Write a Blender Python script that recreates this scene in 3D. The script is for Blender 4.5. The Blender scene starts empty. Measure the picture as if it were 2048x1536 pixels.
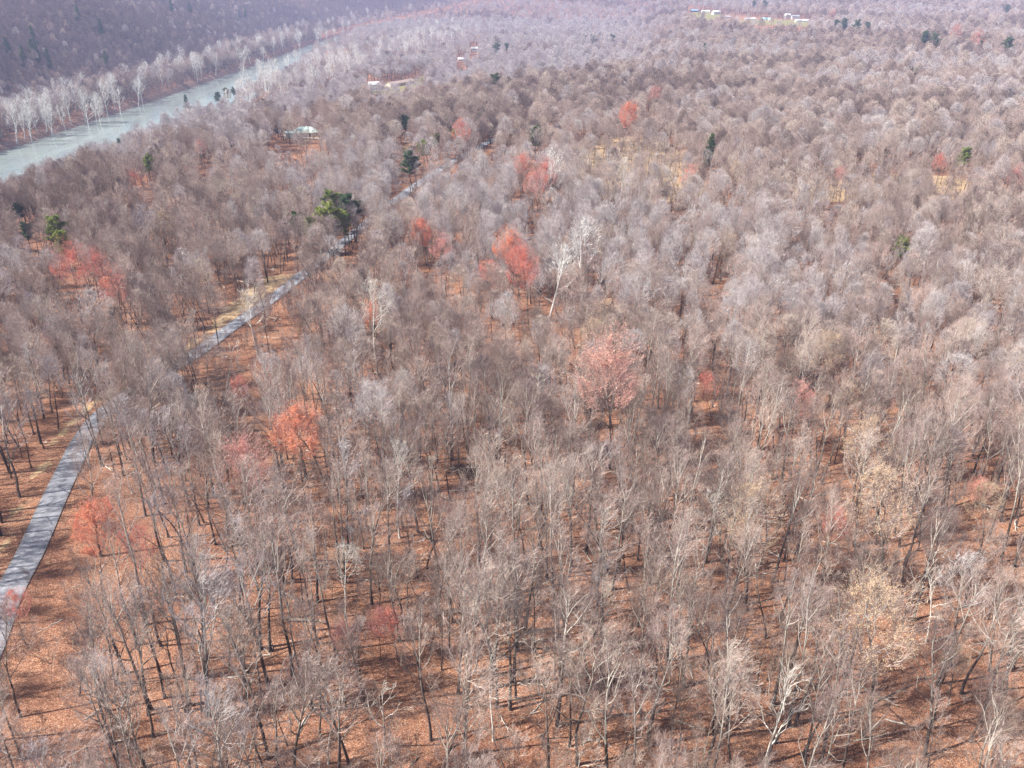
import bpy, math, random
import numpy as np
from mathutils import Vector

PI = math.pi
SC = bpy.context.scene
COL = SC.collection

# ------------------------------------------------------------------ camera, sky, sun, exposure
F, CX, CY = 1700.0, 1024.0, 768.0            # focal length and centre in pixels of the 2048 px photograph
TH = math.radians(25.4)                       # camera pitch below the horizon
CAMZ = 85.0
cam = bpy.data.objects.new('camera', bpy.data.cameras.new('camera'))
COL.objects.link(cam)
cam.location = (0, 0, CAMZ)
cam.rotation_euler = (PI / 2 - TH, 0, 0)
cam.data.sensor_width = 36.0
cam.data.lens = 36.0 * F / 2048.0
cam.data.clip_start = 1.0
cam.data.clip_end = 20000.0
SC.camera = cam

SUN_EL, SUN_AZ = math.radians(46), math.radians(-104)   # azimuth of the sun, clockwise from +Y (view direction)
world = bpy.data.worlds.new('World')
SC.world = world
world.use_nodes = True
wn = world.node_tree.nodes
bgn = wn['Background']
sky = wn.new('ShaderNodeTexSky')
sky.sky_type = 'NISHITA'
sky.sun_disc = False
sky.sun_elevation = SUN_EL
sky.sun_rotation = SUN_AZ
sky.dust_density = 2.0
world.node_tree.links.new(sky.outputs[0], bgn.inputs['Color'])
bgn.inputs['Strength'].default_value = 0.075
sun = bpy.data.objects.new('sun', bpy.data.lights.new('sun', 'SUN'))
COL.objects.link(sun)
sun.data.energy = 5.0
sun.data.angle = math.radians(1.0)
sun.data.color = (1.0, 0.95, 0.88)
sd = Vector((math.sin(SUN_AZ) * math.cos(SUN_EL), math.cos(SUN_AZ) * math.cos(SUN_EL), math.sin(SUN_EL)))
sun.rotation_euler = sd.to_track_quat('Z', 'Y').to_euler()
SC.view_settings.view_transform = 'Standard'
SC.view_settings.look = 'None'
SC.view_settings.exposure = 1.03
SC.view_settings.gamma = 1.0
SC.render.engine = 'CYCLES'
cy = SC.cycles
cy.max_bounces = 4
cy.diffuse_bounces = 2
cy.glossy_bounces = 2
cy.transmission_bounces = 2
cy.transparent_max_bounces = 4
cy.volume_bounces = 1
cy.caustics_reflective = cy.caustics_refractive = False
cy.use_denoising = True
cy.denoising_prefilter = 'NONE'
cy.use_adaptive_sampling = False

# ------------------------------------------------------------------ terrain
def sst(a, b, x):
    t = np.clip((x - a) / (b - a), 0, 1)
    return t * t * (3 - 2 * t)

WATER = -25.0
def wav(x, y, s, ph):
    return (np.sin(x / s + ph) * np.cos(y / (s * 1.13) + ph * 1.7) + np.sin((x + y) / (s * 1.37) + 2.1 * ph)) * 0.5

def river_half(y):
    return 47 - 21 * sst(750, 1500, y)
def river_mid(y):
    return -322 - 19 * sst(800, 1600, y) + 12 * np.sin(y / 420.0) + sst(1900, 3600, y) * 500
def height(x, y):
    x = np.asarray(x, float); y = np.asarray(y, float)
    edge = np.interp(y, [0, 430, 520, 620, 760, 950, 1300, 2000, 3000], [-170, -170, -150, -70, 60, 170, 260, 330, 700])
    edge = edge + 14 * np.sin(y / 70.0)
    hp = 1.6 * wav(x, y, 46, .7) + 2.6 * wav(x, y, 110, 1.9) + 3.5 * wav(x, y, 260, 3.1)
    hp = hp * sst(10, 120, np.hypot(x, y) * 0 + y + 60) + sst(500, 1500, y) * 6 + sst(120, 420, x) * sst(100, 400, y) * 4
    hp = hp + sst(1500, 2300, y) * 14 * sst(0, 800, x)
    t = sst(-85, 12, x - edge)
    low = -20.5 + 0.8 * wav(x, y, 60, .2)
    h = low * (1 - t) + hp * t
    # far side of the river
    rm = river_mid(y)
    xl = rm - river_half(y) - 10
    rise = 62 + 8 * np.sin(y / 190.0 + 1) + 7 * np.sin(y / 63.0)
    hill = low + sst(0, 1, (xl - 58 - x) / 190.0) * rise + 2.0 * wav(x, y, 40, 5.0) * sst(60, 140, xl - x)
    h = np.where(x < xl, hill, h)
    # channel
    dch = np.abs(x - rm)
    ch = sst(14, -2, dch - river_half(y))
    h = h * (1 - ch) + (-29.0) * ch
    # hills closing the distance
    far = sst(2000, 3300, y) * (62 + 14 * np.sin(x / 380.0 + 1) + 8 * np.sin(x / 150.0))
    h = h + far
    return h

def hz(x, y):
    return float(height(x, y))

CT, ST = math.cos(TH), math.sin(TH)
def project(x, y, z):
    """world -> photograph pixels (2048 wide) and depth"""
    dz = z - CAMZ
    zc = y * CT - dz * ST
    up = y * ST + dz * CT
    zc = np.maximum(zc, 1e-3)
    return CX + F * x / zc, CY - F * up / zc, zc

def ground_at(u, v, lift=0.0):
    """where the sight line of a pixel meets the terrain raised by lift"""
    a, b = (u - CX) / F, (CY - v) / F
    d = np.array([a, CT + b * ST, -ST + b * CT])
    t = np.arange(40, 4200, 1.0)
    z = CAMZ + d[2] * t
    below = z < height(d[0] * t, d[1] * t) + lift
    k = int(np.argmax(below)) if below.any() else len(t) - 1
    return float(d[0] * t[k]), float(d[1] * t[k])

# ------------------------------------------------------------------ materials
def new_mat(name):
    m = bpy.data.materials.new(name)
    m.use_nodes = True
    nt = m.node_tree
    b = nt.nodes['Principled BSDF']
    b.inputs['Specular IOR Level'].default_value = 0.2
    return m, nt, b

def node(nt, kind, **kw):
    n = nt.nodes.new(kind)
    for k, v in kw.items():
        setattr(n, k, v)
    return n

def ramp(nt, fac, stops, interp='LINEAR'):
    r = node(nt, 'ShaderNodeValToRGB')
    cr = r.color_ramp
    cr.interpolation = interp
    while len(cr.elements) < len(stops):
        cr.elements.new(0.5)
    for e, (p, c) in zip(cr.elements, stops):
        e.position = p
        e.color = (*c, 1)
    nt.links.new(fac, r.inputs['Fac'])
    return r.outputs['Color']

def mix(nt, fac, a, b, mode='MIX'):
    m = node(nt, 'ShaderNodeMix', data_type='RGBA', blend_type=mode)
    for sock, v in ((m.inputs['Factor'], fac), (m.inputs['A'], a), (m.inputs['B'], b)):
        if isinstance(v, (int, float)):
            sock.default_value = v
        elif isinstance(v, tuple):
            sock.default_value = (*v, 1)
        else:
            nt.links.new(v, sock)
    return m.outputs['Result']

def noise(nt, vec, scale, detail=3, rough=0.55, out='Fac'):
    n = node(nt, 'ShaderNodeTexNoise')
    n.inputs['Scale'].default_value = scale
    n.inputs['Detail'].default_value = detail
    n.inputs['Roughness'].default_value = rough
    nt.links.new(vec, n.inputs['Vector'])
    return n.outputs[out]

def coords(nt, kind='Object'):
    return node(nt, 'ShaderNodeTexCoord').outputs[kind]

def rnd(nt):
    return node(nt, 'ShaderNodeObjectInfo').outputs['Random']

def bark(name, tones, pale, pale_lo=0.52, pale_hi=0.66, high=None):
    """bark whose tone differs from tree to tree, with lichen-pale blotches"""
    m, nt, b = new_mat(name)
    base = ramp(nt, rnd(nt), [(i / (len(tones) - 1), c) for i, c in enumerate(tones)])
    co = coords(nt)
    bl = ramp(nt, noise(nt, co, 0.9, 4), [(pale_lo, (0, 0, 0)), (pale_hi, (1, 1, 1))])
    c = mix(nt, bl, base, pale)
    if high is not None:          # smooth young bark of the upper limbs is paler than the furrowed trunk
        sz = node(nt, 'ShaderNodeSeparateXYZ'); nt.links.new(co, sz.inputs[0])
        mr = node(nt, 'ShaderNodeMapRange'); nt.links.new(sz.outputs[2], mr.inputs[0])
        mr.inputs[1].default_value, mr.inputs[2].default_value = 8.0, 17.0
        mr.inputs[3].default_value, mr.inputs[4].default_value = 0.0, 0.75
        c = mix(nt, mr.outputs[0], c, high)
    fine = ramp(nt, noise(nt, co, 7.0, 2), [(0.3, (0.6, 0.6, 0.6)), (0.7, (1.15, 1.15, 1.15))])
    c = mix(nt, 1.0, c, fine, 'MULTIPLY')
    nt.links.new(c, b.inputs['Base Color'])
    b.inputs['Roughness'].default_value = 0.9
    return m

def twig(name, tones, rough=0.8):
    m, nt, b = new_mat(name)
    base = ramp(nt, rnd(nt), [(i / max(1, len(tones) - 1), c) for i, c in enumerate(tones)])
    v = ramp(nt, noise(nt, coords(nt), 0.8, 2), [(0.3, (0.72, 0.72, 0.72)), (0.7, (1.2, 1.2, 1.2))])
    nt.links.new(mix(nt, 1.0, base, v, 'MULTIPLY'), b.inputs['Base Color'])
    b.inputs['Roughness'].default_value = rough
    return m

M = {}
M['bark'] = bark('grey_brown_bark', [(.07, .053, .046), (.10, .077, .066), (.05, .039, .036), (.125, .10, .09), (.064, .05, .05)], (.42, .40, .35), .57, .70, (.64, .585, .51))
M['bark_pale'] = bark('pale_bark', [(.55, .50, .42), (.66, .62, .55), (.5, .46, .4)], (.8, .78, .72), .42, .6)
M['bark_white'] = bark('white_sycamore_bark', [(.66, .63, .58), (.74, .72, .68)], (.86, .85, .82), .40, .58)
M['twig'] = twig('bare_twigs', [(.46, .355, .305), (.40, .30, .265), (.54, .44, .385), (.34, .26, .235), (.48, .365, .325), (.56, .465, .39)])
M['twig_grey'] = twig('pale_grey_twigs', [(.50, .445, .44), (.59, .535, .52), (.43, .375, .38), (.54, .465, .46)])
M['twig_brown'] = twig('brown_twigs', [(.25, .18, .155), (.20, .148, .135), (.30, .22, .175), (.23, .172, .165)])
M['twig_dark'] = twig('dark_hillside_twigs', [(.21, .15, .15), (.26, .19, .18), (.18, .13, .135)])  # darker twig copy: the far hillside's shade put into the colour
M['twig_white'] = twig('white_sycamore_twigs', [(.74, .71, .66), (.80, .78, .74), (.70, .66, .60)])
M['twig_pale'] = twig('pale_twigs', [(.62, .57, .49), (.70, .66, .60), (.58, .51, .44)])
M['twig_red'] = twig('red_budding_twigs', [(.68, .165, .10), (.74, .23, .15), (.70, .19, .12)])
M['twig_orange'] = twig('orange_budding_twigs', [(.78, .27, .14), (.80, .33, .19), (.74, .24, .13)])
M['twig_pink'] = twig('pinkish_budding_twigs', [(.62, .30, .26), (.66, .34, .29), (.58, .28, .24)])
M['twig_peach'] = twig('peach_budding_twigs', [(.72, .44, .33), (.68, .41, .31)])
M['leaf_tan'] = twig('dry_tan_leaves', [(.58, .42, .26), (.52, .36, .22), (.62, .46, .30)])
M['needle'] = twig('dark_green_needles', [(.085, .13, .045), (.065, .115, .05), (.10, .145, .045)])
M['needle_yellow'] = twig('yellow_green_needles', [(.26, .29, .06), (.19, .24, .055), (.23, .27, .065)])
M['wood'] = bark('weathered_wood', [(.30, .22, .17), (.36, .28, .22), (.22, .16, .13)], (.5, .43, .36))

def ground_material():
    m, nt, b = new_mat('leaf_litter_and_grass')
    co = coords(nt)
    v = node(nt, 'ShaderNodeTexVoronoi')
    v.inputs['Scale'].default_value = 11.0
    nt.links.new(co, v.inputs['Vector'])
    sep = node(nt, 'ShaderNodeSeparateColor')
    nt.links.new(v.outputs['Color'], sep.inputs[0])
    leaf = ramp(nt, sep.outputs[0], [(0, (.09, .045, .03)), (.3, (.245, .115, .07)), (.62, (.375, .18, .105)), (.88, (.47, .26, .165)), (1, (.62, .47, .36))])
    patch = ramp(nt, noise(nt, co, .075, 4), [(.3, (.68, .58, .55)), (.55, (1, .97, .95)), (.75, (1.22, 1.12, 1.0))])
    c = mix(nt, 1.0, leaf, patch, 'MULTIPLY')
    dirt = ramp(nt, noise(nt, co, .35, 5), [(.56, (0, 0, 0)), (.70, (1, 1, 1))])
    c = mix(nt, dirt, c, mix(nt, .55, c, (.17, .085, .06)))
    at = node(nt, 'ShaderNodeVertexColor', layer_name='cover')
    s2 = node(nt, 'ShaderNodeSeparateColor')
    nt.links.new(at.outputs['Color'], s2.inputs[0])
    br = noise(nt, co, .5, 4)
    def mask(chan):
        ma = node(nt, 'ShaderNodeMath', operation='MULTIPLY_ADD')
        nt.links.new(chan, ma.inputs[0]); ma.inputs[1].default_value = 1.4; ma.inputs[2].default_value = -.7
        ad = node(nt, 'ShaderNodeMath', operation='ADD')
        nt.links.new(ma.outputs[0], ad.inputs[0]); nt.links.new(br, ad.inputs[1])
        return ramp(nt, ad.outputs[0], [(.4, (0, 0, 0)), (.6, (1, 1, 1))])
    straw = ramp(nt, noise(nt, co, 2.5, 4), [(.3, (.34, .215, .12)), (.5, (.50, .345, .195)), (.7, (.60, .45, .28))])
    c = mix(nt, mask(s2.outputs[0]), c, straw)
    green = ramp(nt, noise(nt, co, 1.3, 4), [(.3, (.15, .16, .06)), (.5, (.24, .22, .08)), (.7, (.33, .25, .13))])
    c = mix(nt, mask(s2.outputs[1]), c, green)
    bank = ramp(nt, noise(nt, co, .6, 4), [(.3, (.20, .11, .08)), (.55, (.38, .22, .16)), (.7, (.5, .36, .29))])
    c = mix(nt, mask(s2.outputs[2]), c, bank)
    hl = node(nt, 'ShaderNodeAttribute', attribute_name='hill_shade')
    hill_shade = ramp(nt, noise(nt, co, .25, 5), [(.3, (.085, .05, .045)), (.55, (.15, .09, .075)), (.75, (.23, .14, .11))])  # shade of the far hillside, painted into the ground colour
    c = mix(nt, hl.outputs['Fac'], c, hill_shade)
    nt.links.new(c, b.inputs['Base Color'])
    b.inputs['Roughness'].default_value = 0.95
    bp = node(nt, 'ShaderNodeBump')
    bp.inputs['Strength'].default_value = .9
    bp.inputs['Distance'].default_value = .12
    nt.links.new(sep.outputs[1], bp.inputs['Height'])
    nt.links.new(bp.outputs[0], b.inputs['Normal'])
    return m
M['ground'] = ground_material()

def road_material():
    m, nt, b = new_mat('worn_asphalt')
    uv = node(nt, 'ShaderNodeUVMap', uv_map='UVMap').outputs[0]
    sx = node(nt, 'ShaderNodeSeparateXYZ'); nt.links.new(uv, sx.inputs[0])
    across = ramp(nt, sx.outputs[0], [(0, (.24, .22, .21)), (.07, (.25, .255, .28)), (.27, (.315, .32, .35)), (.5, (.26, .265, .29)), (.73, (.315, .32, .35)), (.93, (.25, .255, .28)), (1, (.24, .21, .2))])
    co = coords(nt)
    n1 = ramp(nt, noise(nt, co, .22, 5), [(.3, (.94, .94, .945)), (.7, (1.05, 1.05, 1.05))])
    n2 = ramp(nt, noise(nt, co, 3.0, 4), [(.3, (.9, .9, .9)), (.7, (1.06, 1.06, 1.06))])
    c = mix(nt, 1.0, mix(nt, 1.0, across, n1, 'MULTIPLY'), n2, 'MULTIPLY')
    nt.links.new(c, b.inputs['Base Color'])
    b.inputs['Roughness'].default_value = .85
    return m
M['road'] = road_material()

def plain(name, c, rough=.7, var=.12, scale=2.0):
    m, nt, b = new_mat(name)
    n = ramp(nt, noise(nt, coords(nt), scale, 4), [(.3, tuple(x * (1 - var) for x in c)), (.7, tuple(x * (1 + var) for x in c))])
    nt.links.new(n, b.inputs['Base Color'])
    b.inputs['Roughness'].default_value = rough
    return m
M['white'] = plain('white_siding', (.66, .66, .65), .6, .05)
M['cream'] = plain('cream_siding', (.66, .58, .46), .7, .08)
M['green_roof'] = plain('pale_green_metal_roof', (.52, .66, .60), .4, .08, .6)
M['grey_roof'] = plain('grey_shingles', (.30, .31, .34), .8, .15, 3)
M['white_roof'] = plain('white_metal_roof', (.60, .62, .63), .45, .05)
M['brown_roof'] = plain('brown_metal_roof', (.42, .31, .27), .7, .1)
M['blue_roof'] = plain('blue_grey_roof', (.22, .33, .46), .6, .1)
M['teal_roof'] = plain('teal_metal_roof', (.36, .62, .64), .5, .1)
M['dark'] = plain('dark_boards', (.04, .045, .05), .8, .2)
M['glass'] = plain('dark_window_glass', (.03, .035, .045), .15, .1)
M['gravel'] = plain('pale_gravel', (.55, .5, .46), .9, .15, 1.5)
M['brick'] = plain('chimney_brick', (.30, .16, .12), .85, .2, 4)
M['wire'] = plain('grey_cable', (.25, .24, .24), .6, .1)

def water_material():
    m, nt, b = new_mat('river_water')
    co = coords(nt)
    mp = node(nt, 'ShaderNodeMapping')
    mp.inputs['Scale'].default_value = (1, .16, 1)
    nt.links.new(co, mp.inputs['Vector'])
    c = ramp(nt, noise(nt, mp.outputs[0], .05, 6, .65), [(.35, (.20, .235, .22)), (.55, (.265, .32, .295)), (.7, (.37, .425, .395))])
    nt.links.new(c, b.inputs['Base Color'])
    b.inputs['Roughness'].default_value = .12
    b.inputs['Specular IOR Level'].default_value = .5
    bp = node(nt, 'ShaderNodeBump')
    bp.inputs['Strength'].default_value = .6
    bp.inputs['Distance'].default_value = .25
    nt.links.new(noise(nt, mp.outputs[0], .8, 4), bp.inputs['Height'])
    nt.links.new(bp.outputs[0], b.inputs['Normal'])
    return m
M['water'] = water_material()

# ------------------------------------------------------------------ object helpers
def mesh_from(name, verts, faces, mats, smooth=False, midx=None):
    """faces: (n,4) or (n,3) int array"""
    me = bpy.data.meshes.new(name)
    verts = np.asarray(verts, np.float32); faces = np.asarray(faces, np.int32)
    k = faces.shape[1]
    me.vertices.add(len(verts)); me.vertices.foreach_set('co', verts.ravel())
    me.loops.add(faces.size); me.loops.foreach_set('vertex_index', faces.ravel())
    me.polygons.add(len(faces))
    me.polygons.foreach_set('loop_start', np.arange(0, faces.size, k, dtype=np.int32))
    for m in mats:
        me.materials.append(m)
    if midx is not None:
        me.polygons.foreach_set('material_index', np.asarray(midx, np.int32))
    me.polygons.foreach_set('use_smooth', np.full(len(faces), bool(smooth)))
    me.update(calc_edges=True)
    return me

def link(name, data, parent=None):
    o = bpy.data.objects.new(name, data)
    COL.objects.link(o)
    o.parent = parent
    return o

def tag(o, label=None, cat=None, group=None, kind=None):
    if label: o['label'] = label
    if cat: o['category'] = cat
    if group: o['group'] = group
    if kind: o['kind'] = kind
    return o

def prisms(p0, p1, r0, r1, k):
    """open k-sided tapered prisms, one per segment -> verts, quads"""
    p0 = np.asarray(p0, float); p1 = np.asarray(p1, float)
    r0 = np.asarray(r0, float)[:, None]; r1 = np.asarray(r1, float)[:, None]
    d = p1 - p0
    d /= np.maximum(np.linalg.norm(d, axis=1, keepdims=True), 1e-9)
    ref = np.where(np.abs(d[:, 2:3]) < .9, np.array([[0, 0, 1.0]]), np.array([[1.0, 0, 0]]))
    a = np.cross(d, ref); a /= np.linalg.norm(a, axis=1, keepdims=True)
    b = np.cross(d, a)
    n = len(p0)
    V = np.empty((n, 2 * k, 3))
    for i in range(k):
        c, s = math.cos(2 * PI * i / k), math.sin(2 * PI * i / k)
        V[:, i] = p0 + (a * c + b * s) * r0
        V[:, k + i] = p1 + (a * c + b * s) * r1
    q = np.array([[i, (i + 1) % k, k + (i + 1) % k, k + i] for i in range(k)])
    Fc = (np.arange(n) * 2 * k)[:, None, None] + q[None]
    return V.reshape(-1, 3), Fc.reshape(-1, 4)

def join(*parts):
    V, Q, o = [], [], 0
    for v, f in parts:
        V.append(v); Q.append(f + o); o += len(v)
    return np.concatenate(V), np.concatenate(Q)

def quads(centres, size, rng, aspect=.6):
    """small randomly turned leaf faces"""
    c = np.asarray(centres, float); n = len(c)
    a = rng.normal(size=(n, 3)); a /= np.linalg.norm(a, axis=1, keepdims=True)
    t = rng.normal(size=(n, 3)); b = np.cross(a, t); b /= np.linalg.norm(b, axis=1, keepdims=True)
    s = (size * rng.uniform(.6, 1.3, n))[:, None]
    V = np.stack([c - a * s, c + b * s * aspect, c + a * s, c - b * s * aspect], 1)
    return V.reshape(-1, 3), (np.arange(n)[:, None] * 4 + np.arange(4)[None])

# ------------------------------------------------------------------ tree growth
class Tree:
    """grows a bare tree; keeps thick wood and fine twigs apart"""
    def __init__(s, seed, H=24, base=.45, limbs=9, spread=1.0, nb=8, nt=8, nf=5, up=.5, r=None, crook=.12, low=40, tw=1.0, lean=.02, fork=0):
        s.R = random.Random(seed); s.rng = np.random.default_rng(seed)
        s.thick, s.thin, s.tips = [], [], []
        s.tw, s.crook, s.up = tw, crook, up
        R = s.R
        r = r or H * .0105
        pts = [Vector((0, 0, -.4))]
        d = Vector((R.uniform(-1, 1) * lean * 3, R.uniform(-1, 1) * lean * 3, 1)).normalized()
        top = H * R.uniform(.80, .88)
        n = 9
        for i in range(n):
            d = (d + Vector((R.gauss(0, 1), R.gauss(0, 1), .8)) * lean * 2.2).normalized()
            pts.append(pts[-1] + d * (top + .4) / n)
        rad = [r * (1.35 if i == 0 else 1.0) * (1 - .8 * (i / n) ** 1.1) for i in range(n + 1)]
        s.chain(pts, rad, s.thick)
        def at(f):
            f = min(f, .999) * n; i = int(f)
            return pts[i].lerp(pts[i + 1], f - i), rad[i] + (rad[i + 1] - rad[i]) * (f - i)
        az = R.uniform(0, 6.28)
        for i in range(limbs):
            q = i / max(1, limbs - 1)
            f = base / .84 + (1 - base / .84) * q ** .9
            p, rr = at(min(f, .985))
            az += 2.4 + R.uniform(-.5, .5)
            el = math.radians(low + (78 - low) * q + R.uniform(-10, 10))
            dr = Vector((math.cos(az) * math.cos(el), math.sin(az) * math.cos(el), math.sin(el)))
            L = H * (.36 - .14 * q) * spread * R.uniform(.75, 1.15)
            L = max(L, H * .17)
            s.limb(p, dr, L, max(rr * .66, r * .30), nb, nt, nf)
        p, rr = at(.999)
        s.limb(p, (d + Vector((0, 0, .4))).normalized(), H * .17, rr * .9, nb, nt, nf)

    def chain(s, pts, rad, out):
        for i in range(len(pts) - 1):
            out.append((pts[i], pts[i + 1], rad[i], rad[i + 1]))

    def walk(s, p, d, L, n, up, crook):
        pts = [p.copy()]
        for i in range(n):
            d = (d + Vector((s.R.gauss(0, crook), s.R.gauss(0, crook), s.R.gauss(0, crook) + up / n))).normalized()
            pts.append(pts[-1] + d * L / n)
        return pts

    def turn(s, d, ang):
        a = d.orthogonal().normalized(); b = d.cross(a)
        t = s.R.uniform(0, 6.28)
        return (d * math.cos(ang) + (a * math.cos(t) + b * math.sin(t)) * math.sin(ang)).normalized()

    def limb(s, p, d, L, r, nb, nt, nf):
        R = s.R
        n = 6
        pts = s.walk(p, d, L, n, s.up, s.crook)
        rad = [r * (1 - .82 * i / n) for i in range(n + 1)]
        s.chain(pts, rad, s.thick)
        for j in range(nb):
            f = (.22 + .78 * (j + R.random()) / nb) * n
            i = min(int(f), n - 1)
            q = pts[i].lerp(pts[i + 1], f - i)
            dd = (pts[i + 1] - pts[i]).normalized()
            l2 = L * (.62 - .32 * f / n) * R.uniform(.7, 1.2)
            s.branch(q, (s.turn(dd, math.radians(R.uniform(24, 55))) + Vector((0, 0, .2))).normalized(), max(l2, .9), max(rad[i] * .45, .022), nt, nf)
        s.branch(pts[-1], (pts[-1] - pts[-2]).normalized(), L * .3, rad[-1], nt, nf)

    def branch(s, p, d, L, r, nt, nf):
        R = s.R
        n = 3
        pts = s.walk(p, d, L, n, s.up * .7, s.crook * 1.1)
        rad = [max(r * (1 - .7 * i / n), .012 * s.tw) for i in range(n + 1)]
        s.chain(pts, rad, s.thin)
        for j in range(nt):
            f = (.12 + .88 * (j + R.random()) / nt) * n
            i = min(int(f), n - 1)
            q = pts[i].lerp(pts[i + 1], min(f - i, 1))
            dd = (pts[i + 1] - pts[i]).normalized()
            e = (s.turn(dd, math.radians(R.uniform(20, 50))) + Vector((0, 0, .18))).normalized()
            l3 = max(L * R.uniform(.3, .55), .6)
            e2 = (e + Vector((R.gauss(0, .15), R.gauss(0, .15), .15))).normalized()
            m = q + e * l3 * .5
            t = m + e2 * l3 * .5
            s.thin.append((q, m, .011 * s.tw, .009 * s.tw)); s.thin.append((m, t, .009 * s.tw, .005 * s.tw))
            s.tips.append(t)
            for k in range(nf):
                g = R.uniform(.25, 1)
                o = q.lerp(m, g * 2) if g < .5 else m.lerp(t, g * 2 - 1)
                h = (s.turn(e2, math.radians(R.uniform(16, 46))) + Vector((0, 0, .12))).normalized()
                x = o + h * l3 * R.uniform(.35, .7)
                s.thin.append((o, x, .0075 * s.tw, .0045 * s.tw))
                s.tips.append(x)

    def dome(s, cz, a, b, n, ln, lobes=7, deep=.62):
        """gather the crown into a lumpy dome and thicken its rim with fine upswept twigs"""
        R = s.R
        H = max(t.z for t in s.tips)
        mid = [sum(t.x for t in s.tips) / len(s.tips), sum(t.y for t in s.tips) / len(s.tips)]
        c = Vector((mid[0], mid[1], cz))
        L = [(Vector((R.gauss(0, 1), R.gauss(0, 1), abs(R.gauss(.5, .8)))).normalized(), R.uniform(-.16, .22)) for i in range(lobes)]
        def rim(d):
            w = 1.0
            for v, k in L:
                w += k * max(0, d.dot(v)) ** 6
            return w
        def pull(p):
            q = p - c
            e = Vector((q.x / a, q.y / a, q.z / (b if q.z > 0 else b * .75)))
            l = e.length
            if l < 1e-6: return p
            m = rim(e / l) * .97
            if l > m * .75:
                k = m * (.75 + .25 * (1 - math.exp(-(l / m - .75) * 2.2)))
                e = e * (k / l)
            return c + Vector((e.x * a, e.y * a, e.z * (b if e.z > 0 else b * .75)))
        s.thin = [(pull(p), pull(q), r0, r1) for p, q, r0, r1 in s.thin]
        s.thick = [((pull(p) if p.z > cz - b * .5 else p), (pull(q) if q.z > cz - b * .5 else q), r0, r1) for p, q, r0, r1 in s.thick]
        s.tips = [pull(t) for t in s.tips]
        for i in range(n):
            t = R.uniform(0, 6.28); z = R.uniform(-.25, 1)
            d = Vector((math.cos(t) * math.sqrt(1 - z * z), math.sin(t) * math.sqrt(1 - z * z), z))
            m = rim(d) * (1 - (R.random() ** 2) * (1 - deep))
            p = c + Vector((d.x * a, d.y * a, d.z * (b if z > 0 else b * .75))) * m
            o = (Vector((d.x, d.y, d.z * .6 + .5)) + Vector((R.gauss(0, .25), R.gauss(0, .25), R.gauss(0, .2)))).normalized()
            l = ln * R.uniform(.6, 1.3)
            q = p - o * l
            s.thin.append((q, p, .011 * s.tw, .005 * s.tw)); s.tips.append(p)
            for k in range(2):
                o2 = (o + Vector((R.gauss(0, .35), R.gauss(0, .35), R.gauss(.1, .25)))).normalized()
                g = q.lerp(p, R.uniform(.1, .7))
                e = g + o2 * l * R.uniform(.35, .7)
                s.thin.append((g, e, .008 * s.tw, .0045 * s.tw)); s.tips.append(e)
        return s

    def arr(s, L):
        return (np.array([x[0] for x in L]), np.array([x[1] for x in L]), np.array([x[2] for x in L]), np.array([x[3] for x in L]))
    def wood(s, k=6): return prisms(*s.arr(s.thick), k)
    def twigs(s): return prisms(*s.arr(s.thin), 3)
    def leaves(s, n, size):
        t = np.array(s.tips)
        c = t[s.rng.integers(0, len(t), n)] + s.rng.normal(size=(n, 3)) * .12
        return quads(c, size, s.rng)

def conifer(seed, H, kind):
    """evergreen: 'cone' narrow, 'pine' broad and open on a bare lower trunk"""
    R = random.Random(seed); rng = np.random.default_rng(seed)
    seg, cl = [], []
    n = 8
    pts = [Vector((0, 0, -.3))]
    for i in range(n):
        pts.append(pts[-1] + Vector((R.gauss(0, .07), R.gauss(0, .07), 1)) * (H + .3) / n)
    rad = [H * .013 * (1 - .85 * i / n) for i in range(n + 1)]
    for i in range(n): seg.append((pts[i], pts[i + 1], rad[i], rad[i + 1]))
    base = .12 if kind == 'cone' else .5
    nb = 46 if kind == 'cone' else 30
    for j in range(nb):
        q = (j + R.random()) / nb
        f = (base + (1 - base) * q) * n
        i = min(int(f), n - 1); p = pts[i].lerp(pts[i + 1], f - i)
        az = j * 2.4 + R.uniform(-.5, .5)
        if kind == 'cone':
            L = H * .21 * (1 - q) ** .8 * R.uniform(.7, 1.15) + .25; el = R.uniform(-.15, .35)
        else:
            L = H * (.27 * (1 - abs(q - .45) * .95)) * R.uniform(.55, 1.2); el = R.uniform(0, .5) + q * .3
        d = Vector((math.cos(az) * math.cos(el), math.sin(az) * math.cos(el), math.sin(el)))
        e = p + d * L
        seg.append((p, e, max(.02, rad[i] * .35), .012))
        m = int(max(3, L * (5 if kind == 'cone' else 4)))
        for k in range(m):
            g = .3 + .7 * (k + R.random()) / m
            cl.append(p.lerp(e, g) + Vector((R.gauss(0, .22 * L * .35), R.gauss(0, .22 * L * .35), R.gauss(0, .14) + .1)))
    c = np.array(cl)
    per = 34
    cc = np.repeat(c, per, 0) + rng.normal(size=(len(c) * per, 3)) * np.array([.34, .34, .22])
    A = (np.array([x[0] for x in seg]), np.array([x[1] for x in seg]), np.array([x[2] for x in seg]), np.array([x[3] for x in seg]))
    return prisms(*A, 5), quads(cc, .27, rng, .4)

# prototypes: kind -> list of (trunk mesh, crown mesh, height, crown half-width)
PROTO = {}
def add_proto(kind, trunk, crown, H, W, tm, cm):
    t = mesh_from(kind + '_trunk', *trunk, [tm], True)
    c = mesh_from(kind + '_crown', *crown[:2], cm if isinstance(cm, list) else [cm], False, crown[2] if len(crown) > 2 else None)
    PROTO.setdefault(kind, []).append((t, c, H, W))

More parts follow.
